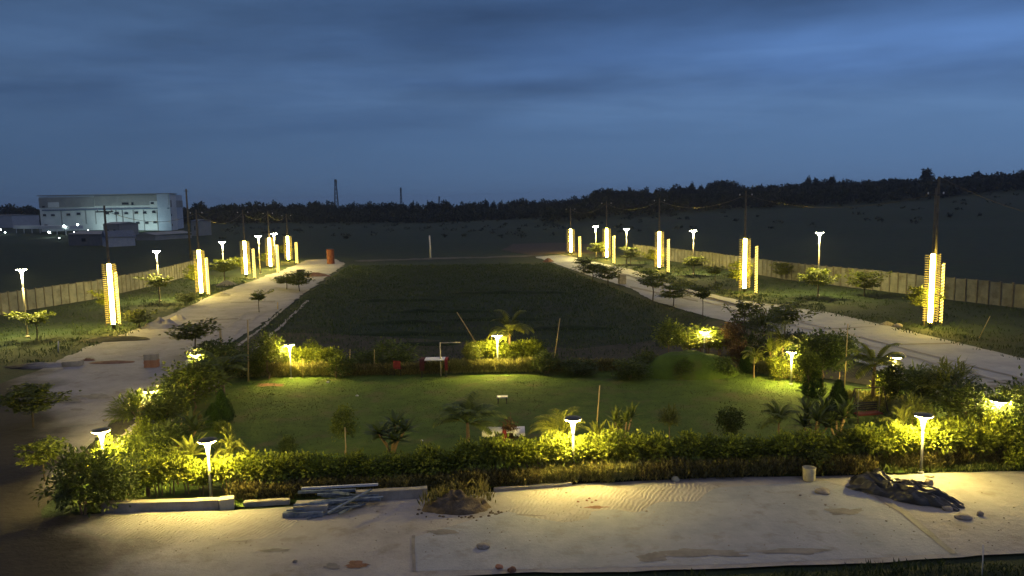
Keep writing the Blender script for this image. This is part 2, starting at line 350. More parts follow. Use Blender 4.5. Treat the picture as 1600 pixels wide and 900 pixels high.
# bare earth near the far right end
sheet('earth_patch', A([(785, 391), (800, 381), (880, 379), (960, 384), (960, 396), (880, 396), (835, 399)]), M('bare_earth', (.035, .024, .016), (.05, .034, .024), 1, .95, world=True), 0.0, .3)
sheet('path', A([(560, 407), (640, 404), (720, 402), (850, 398), (850, 400), (720, 404), (640, 406), (560, 409)]), M('dirt_path', (.06, .055, .045), (.10, .09, .075), 1, .95, world=True), 0.0, .6)
for k, (x0, y0, x1, y1) in enumerate([(560, 505, 700, 503), (690, 500, 860, 498), (540, 523, 760, 521), (600, 487, 780, 486), (560, 470, 700, 469), (700, 458, 900, 457), (590, 540, 720, 538), (800, 515, 960, 512)]):
    p0_, p1_ = at(x0, y0), at(x1, y1); mb = MB(); n_ = 40; V = []; F = []
    for i in range(n_ + 1):
        c_ = p0_.lerp(p1_, i / n_); w_ = .5 + .35 * noise.noise(Vector((c_.x * .3, k, 0))); h_ = .30 * math.sin(math.pi * i / n_) ** .5 * (1 + .6 * noise.noise(Vector((c_.x * .5, k, 5))))
        for q, (dy_, hz_) in enumerate(((-1, -.1), (-.5, .7), (0, 1), (.5, .7), (1, -.1))): V.append((c_.x, c_.y + dy_ * w_, -.06 + h_ * hz_))
    for i in range(n_):
        for q in range(4): F.append((i * 5 + q, i * 5 + 5 + q, i * 5 + 6 + q, i * 5 + 1 + q))
    mb.add(V, F); tag(mb.build('field_ridge', m_field, smooth=True), kind='structure')
# combed sand drift on the near road
m_comb = M('combed_sand', (.23, .215, .21), (.33, .31, .305), .42, .92, world=True, detail=12)
t = m_comb.node_tree; b = t.nodes['Principled BSDF']; g = t.nodes.new('ShaderNodeNewGeometry'); mpn = t.nodes.new('ShaderNodeMapping')
mpn.inputs['Rotation'].default_value = (0, 0, R(28)); t.links.new(g.outputs['Position'], mpn.inputs[0])
wv = t.nodes.new('ShaderNodeTexWave'); wv.inputs['Scale'].default_value = 2.1; wv.inputs['Distortion'].default_value = 9; wv.inputs['Detail'].default_value = 4; wv.inputs['Detail Scale'].default_value = .8
t.links.new(mpn.outputs[0], wv.inputs[0]); bp = t.nodes.new('ShaderNodeBump'); bp.inputs['Distance'].default_value = .026; bp.inputs['Strength'].default_value = .9
t.links.new(wv.outputs['Fac'], bp.inputs['Height']); t.links.new(bp.outputs[0], b.inputs['Normal'])
paint_dark_corner(m_comb)
sheet('road_sand', A([(140, 808), (345, 799), (455, 792), (470, 815), (430, 835), (300, 851), (200, 846), (150, 828)]), m_comb, 0.018, .4, .35)
sheet('road_sand', A([(790, 778), (900, 764), (1100, 752), (1120, 762), (1060, 785), (900, 806), (850, 812), (800, 800)]), m_comb, 0.020, .4, .35)
# stains and scars on the roads
m_stain = M('wet_stain', (.13, .12, .118), (.20, .185, .18), 2, .8, .02, 6, world=True)
paint_dark_corner(m_stain)
def blob(px, py, rx, ry, z, m, name, seed=0):
    c = at(px, py); s_ = mpp(c); pts = []
    for k in range(40):
        th = 2 * math.pi * k / 40; r = 1 + .7 * noise.noise(Vector((math.cos(th) * 1.6, math.sin(th) * 1.6, seed + px * .01))) + .35 * noise.noise(Vector((math.cos(th) * 5, math.sin(th) * 5, seed)))
        q = at(px + rx * r * math.cos(th), py + ry * r * math.sin(th)); pts.append(q)
    return sheet(name, pts, m, z, .05, .4)
for i, (px, py, rx, ry) in enumerate([(560, 883, 20, 5), (520, 885, 14, 3.5), (110, 627, 18, 3), (120, 640, 10, 2), (1320, 800, 26, 5), (1100, 866, 60, 7), (1020, 872, 22, 8), (1240, 862, 50, 4), (690, 833, 20, 3), (140, 560, 9, 1.6), (1585, 597, 34, 3.5), (1540, 604, 25, 2), (430, 862, 25, 2.5), (150, 620, 20, 3), (200, 655, 25, 2), (830, 806, 22, 1.4), (932, 794, 16, 2)]):
    blob(px, py, rx, ry, .024 + .001 * (i % 3), m_redsoil if i in (0, 16) else m_stain, 'stain', i)
sheet('joint', A([(1348, 766), (1356, 766), (1420, 803), (1496, 867), (1485, 867), (1408, 803)]), m_stain, 0.030, .04)
sheet('joint', A([(643, 838), (648, 838), (650, 894), (645, 894)]), m_stain, 0.030, .02)
for k, L in enumerate([[(1085, 474), (1180, 477), (1250, 474), (1180, 479)], [(1262, 515), (1320, 512), (1380, 509), (1320, 514)], [(1385, 538), (1500, 535), (1500, 537), (1385, 540)], [(985, 447), (1090, 470), (1090, 472), (985, 450)], [(300, 500), (370, 497), (380, 499), (300, 503)], [(360, 472), (430, 470), (430, 472), (360, 474)]]):
    sheet('joint', A(L), m_stain, 0.012 + .001 * k, .05)
m_track = M('track_dust', (.20, .187, .182), (.31, .29, .285), 1.4, .95, .05, 5, world=True, detail=11); paint_dark_corner(m_track)
def track(line, w_, z, off):
    P = [at(*p) for p in line]; L = []; 
    for sgn in (-1, 1):
        side_ = []
        for i, p in enumerate(P):
            d_ = (P[min(i + 1, len(P) - 1)] - P[max(i - 1, 0)]).normalized(); nr = Vector((-d_.y, d_.x, 0)); side_.append(p + nr * (off + sgn * w_ / 2))
        L += side_ if sgn < 0 else side_[::-1]
    sheet('tyre_track', L, m_track, z, .10, .35)
zt = .032
for line, w_ in (([(200, 700), (260, 640), (330, 590), (370, 555), (420, 515), (470, 470)], .26), ([(140, 720), (200, 655), (255, 600), (330, 540), (400, 488)], .24),
                 ([(930, 418), (1040, 452), (1160, 484), (1300, 520), (1480, 568), (1650, 612)], .22)):
    for off in (-.75, .75): track(line, w_, zt, off); zt += .0007

# ------------------------------------------------------------------ plant prototypes (unit height, base at origin)
def rnd_dir(n):
    d = rng.normal(size=(n, 3)); return d / np.linalg.norm(d, axis=1, keepdims=True)
def crown(mb, c, rad, nclump, per, rc, L, W, up=.3, flat=.0):
    c = np.array(c); rad = np.array(rad)
    for i in range(nclump):
        d = rnd_dir(1)[0]; d[2] = abs(d[2]) * .9 - .25 if flat else d[2]
        k = c + d * rad * (random.uniform(.45, 1.0))
        r = rc * random.uniform(.6, 1.3)
        P = k + rng.normal(size=(per, 3)) * r * .5
        D = (P - k) / r + (P - c) / rad * .5 + rng.normal(size=(per, 3)) * .5; D[:, 2] += up
        U = rnd_dir(per) * .6 + np.array([0, 0, 1])
        mb.leaves(P, D, U, rng.uniform(.7, 1.3, per) * L, rng.uniform(.7, 1.2, per) * W)
def limbs(mb, h0, h1, r, n=5, spread=.25, r0=.03, bend=.03):
    pts = [(0, 0, -.02)]; 
    for i in range(1, 5): pts.append((random.uniform(-bend, bend), random.uniform(-bend, bend), h0 * i / 4))
    mb.tube(pts, [r0, r0 * .85, r0 * .75, r0 * .68, r0 * .6], 7)
    for k in range(n):
        th = 2 * math.pi * (k + random.random() * .5) / n; e = Vector((math.cos(th) * spread, math.sin(th) * spread, h1))
        s_ = Vector(pts[-1]); mid = s_.lerp(e, .5) + Vector((0, 0, (h1 - h0) * .12))
        mb.tube([s_ - Vector((0, 0, .01)), mid, e], [r0 * .5, r0 * .35, r0 * .15], 5)
PROTO = {}
def proto(key, parts): PROTO[key] = parts          # [(part name, mesh)]
def mk_shrub(key, lm, base=.50, n=52, per=22, stems=3, L=.105, W=.08, wr=.42, bark=m_bark):
    a = MB(); crown(a, (0, 0, (1 + base) / 2), (wr, wr, (1 - base) / 2), n, per, .16, L, W)
    b_ = MB()
    for i in range(stems):
        th = random.uniform(0, 6.28); o_ = random.uniform(.0, .12)
        x, y = math.cos(th) * o_, math.sin(th) * o_
        b_.tube([(x, y, -.02), (x * 1.2, y * 1.2, base * .6), (x * 2, y * 2, base + .15)], [.02, .016, .01], 5)
    proto(key, [('foliage', a.mesh('foliage', lm)), ('stem', b_.mesh('stem', bark))])
for k in range(3): mk_shrub(f'hedge{k}', L_hedge)
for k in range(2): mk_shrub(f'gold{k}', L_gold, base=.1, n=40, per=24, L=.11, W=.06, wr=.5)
for k in range(2): mk_shrub(f'bush{k}', L_mid, base=.08, n=60, per=26, L=.075, W=.055, wr=.46)
for k in range(2): mk_shrub(f'lit{k}', L_hedge, base=.06, n=56, per=26, L=.085, W=.06, wr=.46)  # brighter hedge leaf colour puts lamp light into bushes near lamps
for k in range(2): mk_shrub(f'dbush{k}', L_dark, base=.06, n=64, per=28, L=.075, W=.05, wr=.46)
mk_shrub('brown0', L_brown, base=.25, n=44, per=24, L=.08, W=.06, wr=.32)
def mk_low(key, lm):
    a = MB(); n = 900
    P = np.stack([rng.uniform(-.7, .7, n), rng.uniform(-.35, .35, n), rng.uniform(0.02, .72, n)], 1)
    D = np.stack([rng.normal(size=n) * .45, rng.normal(size=n) * .45, np.ones(n)], 1)
    a.leaves(P, D, rnd_dir(n), rng.uniform(.14, .34, n), rng.uniform(.03, .075, n), .2)
    b_ = MB()
    for i in range(5): b_.tube([(i * .28 - .56, 0, -.02), (i * .28 - .53, .02, .6)], [.015, .008], 5)
    proto(key, [('foliage', a.mesh('foliage', lm)), ('stem', b_.mesh('stem', m_barkd))])
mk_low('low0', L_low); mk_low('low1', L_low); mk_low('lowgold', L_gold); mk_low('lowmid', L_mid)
def mk_tree(key, lm, h0=.42, wr=.34, n=60, per=26, L=.06, W=.042, bark=m_bark, rc=.13):
    a = MB(); crown(a, (0, 0, (1 + h0) / 2 + .03), (wr, wr, (1 - h0) / 2 + .02), n, per, rc, L, W)
    b_ = MB(); limbs(b_, h0, (1 + h0) / 2 + .08, .02, 6, wr * .55, .016)
    proto(key, [('crown', a.mesh('crown', lm)), ('trunk', b_.mesh('trunk', bark))])
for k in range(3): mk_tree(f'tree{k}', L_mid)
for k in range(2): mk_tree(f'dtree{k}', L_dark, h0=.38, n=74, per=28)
mk_tree('btree', L_brown, h0=.4, n=60)
def mk_feather(key, lm):          # fine drooping foliage, rounded
    a = MB()
    for i in range(120):
        d = Vector(rnd_dir(1)[0]); d.z = abs(d.z) * .8 + .1; d.normalize(); s_ = Vector((0, 0, .55)); e = s_ + Vector((d.x * .34, d.y * .34, d.z * .36))
        for j in range(9):
            p = s_.lerp(e, .35 + .65 * j / 8)
            a.blade(p, (d.x + random.uniform(-.6, .6), d.y + random.uniform(-.6, .6), d.z * .5 + random.uniform(-.2, .4)), (0, 0, 1), random.uniform(.08, .17), .02, 1.1, 2)
    b_ = MB(); limbs(b_, .5, .72, .02, 6, .16, .016)
    proto(key, [('crown', a.mesh('crown', lm)), ('trunk', b_.mesh('trunk', m_bark))])
mk_feather('feather', L_palm); mk_feather('featherd', L_mid)
def mk_palm(key, lm, h0=.35, nf=15, fl=.52, trunk=m_bark, tr=.03):
    a = MB()
    for i in range(nf):
        th = 2 * math.pi * i / nf + random.uniform(-.2, .2); el = random.uniform(.35, 1.35)
        d = Vector((math.cos(th) * math.cos(el), math.sin(th) * math.cos(el), math.sin(el))); q = Vector((0, 0, h0)); L = fl * random.uniform(.8, 1.1); seg = 18; rach = [q.copy()]
        for j in range(seg):
            q = q + d * (L / seg); d = (d + Vector((0, 0, -1)) * (1.9 / seg) * (.4 + j / seg)).normalized(); rach.append(q.copy())
            if j > 2:
                sd = d.cross(Vector((0, 0, 1))); sd.normalize(); ll = .17 * math.sin(math.pi * (.12 + .84 * j / seg)) + .02
                for s_ in (-1, 1):
                    a.blade(q, sd * s_ + d * .75 + Vector((0, 0, .12)), (0, 0, 1), ll, .029, .9, 2)
        a.tube([tuple(p) for p in rach[::3]], [.006, .005, .004, .004, .003, .003, .002][:len(rach[::3])], 4)
    b_ = MB(); b_.tube([(0, 0, -.02), (.01, 0, h0 * .5), (0, 0, h0 + .03)], [tr, tr * .75, tr * .6], 8)
    proto(key, [('fronds', a.mesh('fronds', lm)), ('trunk', b_.mesh('trunk', trunk))])
mk_palm('palm0', L_palm); mk_palm('palm1', L_palm, h0=.5, nf=13, fl=.45); mk_palm('palmd', L_mid, h0=.5, nf=14, fl=.48); mk_palm('palmlow', L_palm, h0=.12, nf=17, fl=.75, tr=.02)
def mk_rosette(key, lm, heads=1, L=.42, W=.10, nl=22):
    a = MB(); b_ = MB()
    for h in range(heads):
        th0 = 2 * math.pi * h / max(1, heads) + .4; off = 0 if heads == 1 else .22
        c = Vector((math.cos(th0) * off, math.sin(th0) * off, random.uniform(.5, .72) if heads > 1 else .5))
        for i in range(nl):
            th = i * 2.4; el = .1 + 1.2 * i / nl
            d = Vector((math.cos(th) * math.cos(el), math.sin(th) * math.cos(el), math.sin(el)))
            a.blade(c, d, (0, 0, 1), L * random.uniform(.8, 1.1), W, .55, 4)
        b_.tube([(0, 0, -.02), (c.x * .4, c.y * .4, c.z * .55), tuple(c)], [.028, .022, .018], 6)
    proto(key, [('leaves', a.mesh('leaves', lm)), ('stem', b_.mesh('stem', m_bark))])
mk_rosette('ros1', L_palm); mk_rosette('ros4', L_mid, 4, .32, .075, 16); mk_rosette('rosd', L_dark, 5, .36, .075, 17); mk_rosette('rosl', L_hedge, 3, .36, .1, 15)
def mk_conifer(key, lm):
    a = MB(); n = 2600; z = rng.uniform(.02, 1, n) ** 1.15
    r = .27 * (1 - z) ** .75 * np.clip(z * 9, .55, 1) * (1 + .12 * np.sin(z * 25 + rng.uniform(0, 6, n))); th = rng.uniform(0, 2 * math.pi, n); r = r * (1 + .13 * np.sin(th * 6 + z * 4))
    P = np.stack([np.cos(th) * r, np.sin(th) * r, z * .95], 1); D = np.stack([np.cos(th) * .45, np.sin(th) * .45, np.ones(n)], 1) + rng.normal(size=(n, 3)) * .2
    a.leaves(P, D, np.stack([np.cos(th), np.sin(th), 0 * th], 1), rng.uniform(.05, .11, n), rng.uniform(.02, .04, n), 0)
    b_ = MB(); b_.tube([(0, 0, -.02), (0, 0, .8)], [.03, .01], 6)
    proto(key, [('foliage', a.mesh('foliage', lm)), ('trunk', b_.mesh('trunk', m_barkd))])
mk_conifer('con0', L_con); mk_conifer('con1', L_con)
def mk_tier(key, lm, tiers=((.62, .42), (.80, .36), (.97, .22)), up=.35, L=.085, W=.06, per=9):
    a = MB(); b_ = MB(); b_.tube([(0, 0, -.02), (.012, .01, .35), (-.01, 0, .7), (.006, 0, .96)], [.016, .013, .010, .005], 6)
    for z, r in tiers:
        nb = random.choice((5, 6, 7)); ph = random.random() * 6; cx, cy_ = random.uniform(-.06, .06) * r, random.uniform(-.06, .06) * r
        for k in range(nb):
            th = ph + 2 * math.pi * k / nb + random.uniform(-.35, .35); rr = r * random.choice((.5, .8, .95, 1.1, 1.25)); u_ = up * random.uniform(.6, 1.4); zz = z + random.uniform(-.04, .03)
            pts = [Vector((cx + math.cos(th) * rr * t, cy_ + math.sin(th) * rr * t, zz - .05 + u_ * rr * t ** 1.7)) for t in (0, .3, .6, 1)]
            b_.tube([tuple(p) for p in pts], [.008, .006, .004, .003], 4)
            for j in range(8):
                t_ = .25 + .78 * j / 7; c = Vector((cx + math.cos(th) * rr * t_, cy_ + math.sin(th) * rr * t_, zz - .04 + u_ * rr * t_ ** 1.7)); wd = (.035 + .10 * math.sin(math.pi * min(1, t_ * .85))) * rr / r
                P = np.array(c) + np.stack([rng.normal(size=per) * wd * .6, rng.normal(size=per) * wd * .6, rng.normal(size=per) * .022], 1)
                D = rng.normal(size=(per, 3)) * np.array([1, 1, .5]); D += np.array([math.cos(th), math.sin(th), .5]) * .6
                a.leaves(P, D, np.tile([0, 0, 1.], (per, 1)) + rng.normal(size=(per, 3)) * .4, rng.uniform(.6, 1.3, per) * L, rng.uniform(.7, 1.1, per) * W)
    proto(key, [('crown', a.mesh('crown', lm)), ('trunk', b_.mesh('trunk', m_barkd))])
for q in range(3):
    mk_tier(f'tier0{q}', L_tier, ((random.uniform(.4, .6), .40), (random.uniform(.66, .76), .36), (.92, .22)), random.uniform(.25, .5)); mk_tier(f'tier1{q}', L_tier, ((.64, .40), (.86, .30)), random.uniform(.55, .8))
    mk_tier(f'tier2{q}', L_tier, ((.84, .45), (.70, .2)), random.uniform(.22, .4)); mk_tier(f'tier3{q}', L_tier, ((random.uniform(.4, .5), .30), (.66, .42), (.88, .26)), random.uniform(.5, .75))
def mk_fartree(key, shape, rc=.12):
    a = MB(); b_ = MB(); b_.tube([(0, 0, -.1), (0, 0, .6)], [.03, .015], 5)
    if shape == 'round': crown(a, (0, 0, .58), (.36, .36, .40), 60, 16, rc, .11, .10)
    elif shape == 'tall': crown(a, (0, 0, .56), (.17, .17, .44), 55, 16, rc * .8, .10, .09)
    elif shape == 'wide': crown(a, (0, 0, .52), (.62, .45, .40), 85, 16, rc, .11, .10)
    else:
        for z, r, nn_ in ((.9, .10, 12), (.66, .2, 18), (.38, .26, 22)): crown(a, (0, 0, z), (r, r, .1), nn_, 15, .09, .10, .09)
    proto(key, [('crown', a.mesh('crown', L_far)), ('trunk', b_.mesh('trunk', m_barkd))])
for k in ('round', 'tall', 'wide', 'airy'): mk_fartree('far_' + k, k)

SRC = {}
def plant(key, name, label, cat, px, by, ty, wpx=None, rz=None, group=None, base=None):
    p = at(px, by) if base is None else base
    h = top_z(p, px, ty) - p.z; 
    me = dict(PROTO[key]); m0 = list(me.values())[0]
    ws = h
    if wpx:
        if (key, 'w') not in SRC:
            co = np.empty(len(m0.vertices) * 3); m0.vertices.foreach_get('co', co); co = co.reshape(-1, 3); SRC[(key, 'w')] = np.percentile(co[:, 0], 98) - np.percentile(co[:, 0], 2)
            SRC[(key, 'h')] = np.percentile(co[:, 2], 99.5)
        ws = wpx * mpp(p) / SRC[(key, 'w')]
        h = h / SRC[(key, 'h')]
    o = thing(name, label, cat, p, random.uniform(0, 6.28) if rz is None else rz, group)
    o.scale = (ws, ws, h)
    for nme, mm in PROTO[key]: link(nme, mm, o)
    return o

# ------------------------------------------------------------------ front hedge
def lerp_pts(L, x): return float(np.interp(x, [a for a, _ in L], [b for _, b in L]))
HB = [(190, 779), (400, 772), (560, 765), (700, 757), (900, 745), (1100, 739), (1330, 733), (1600, 724)]
HT = [(190, 722), (260, 716), (400, 712), (560, 715), (700, 702), (800, 685), (900, 683), (1000, 682), (1100, 684), (1250, 682), (1330, 674), (1400, 664), (1500, 664), (1600, 660)]
def stretch(x, segs):
    for a, b_, t_ in segs:
        if a <= x < b_: return t_
segs = [(0, 262, 'leafy hedge shrub on bare stems at the dark left end of the front hedge'), (262, 430, 'brightly lit hedge shrub around the left front garden lamp'), (430, 590, 'half lit hedge shrub behind the steel tube heap'), (590, 680, 'shadowed hedge shrub behind the grey kerb'), (680, 780, 'shadowed hedge shrub behind the brown soil heap'),
        (780, 1010, 'brightly lit hedge shrub around the middle front garden lamp'), (1010, 1110, 'shadowed hedge shrub behind the pale rounded stone'), (1110, 1220, 'darkest hedge shrub midway between the middle and right lamps'), (1220, 1340, 'dark hedge shrub behind the pale upright bucket'), (1340, 1700, 'brightly lit hedge shrub around the right front garden lamp')]
x = 205; i = 0
while x < 1625:
    by = lerp_pts(HB, x) - random.uniform(1, 5); ty = lerp_pts(HT, x) + random.uniform(-9, 7)
    plant(f'hedge{i % 3}', 'hedge_shrub', stretch(x, segs), 'shrub', x, by, ty, random.uniform(38, 50), group='front hedge: ' + stretch(x, segs))
    x += random.uniform(14, 26); i += 1
lsegs = [(0, 620, 'low bushy border plant at the left foot of the front hedge'), (620, 830, 'low upright border plant behind the grey kerb and soil mound'), (830, 1000, 'low upright border plant lit gold below the middle lamp'), (1000, 1180, 'low dark border plant just right of the pale rounded stone'), (1180, 1345, 'low dark border plant beside the pale upright bucket'), (1345, 1700, 'low rounded border plant under the right front lamp')]
x = 385; i = 0
while x < 1620:
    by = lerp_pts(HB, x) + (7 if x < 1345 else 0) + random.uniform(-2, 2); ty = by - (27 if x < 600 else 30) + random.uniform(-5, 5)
    key = 'lowgold' if 835 < x < 1000 else ('low0', 'low1')[i % 2]  # gold leaf below the middle lamp puts its light into the colour
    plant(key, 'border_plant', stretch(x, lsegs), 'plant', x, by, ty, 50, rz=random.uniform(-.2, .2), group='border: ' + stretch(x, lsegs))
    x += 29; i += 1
# ------------------------------------------------------------------ rear low hedge
x = 366; i = 0
rseg = [(0, 540, 'low clipped border plant lit along the back left lawn edge'), (540, 700, 'low dark border plant behind the tables at the back'), (700, 845, 'low clipped border plant lit beneath the back middle lamp'), (845, 1000, 'low dark border plant right of the back middle lamp')]
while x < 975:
    lit = x < 540 or 700 < x < 845  # lit stretches take the paler gold leaf, lamplight put into the colour
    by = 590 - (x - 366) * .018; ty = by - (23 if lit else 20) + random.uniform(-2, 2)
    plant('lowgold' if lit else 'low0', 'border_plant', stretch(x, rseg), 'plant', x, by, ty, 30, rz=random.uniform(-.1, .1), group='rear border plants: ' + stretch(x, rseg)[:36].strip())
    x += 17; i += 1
for x in range(440, 525, 14):
    plant(f'hedge{x % 3}', 'hedge_shrub', 'tall hedge shrub around the back left garden lamp', 'shrub', x, 582 + random.uniform(-2, 2), 543 + random.uniform(-4, 3), 30, group='shrubs round the back left lamp')
for x in range(742, 842, 15):
    plant(f'hedge{x % 3}', 'hedge_shrub', 'tall hedge shrub around the back middle garden lamp', 'shrub', x, 573 + random.uniform(-2, 2), 533 + random.uniform(-3, 4), 30, group='shrubs round the back middle lamp')
for x in range(1075, 1145, 16):
    plant(f'hedge{x % 3}', 'hedge_shrub', 'bright hedge shrub behind the grassy mound', 'shrub', x, 555, 520 + random.uniform(-4, 4), 32, group='shrubs behind the grassy mound')
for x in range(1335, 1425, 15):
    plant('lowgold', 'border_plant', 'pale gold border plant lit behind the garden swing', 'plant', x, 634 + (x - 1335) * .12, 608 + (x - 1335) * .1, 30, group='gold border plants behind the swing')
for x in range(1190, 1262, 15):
    plant('lowgold', 'border_plant', 'pale gold border plant at the lawn edge left of the conifers', 'plant', x, 583 + (x - 1190) * .22, 562 + (x - 1190) * .2, 26, group='gold border plants left of the conifers')

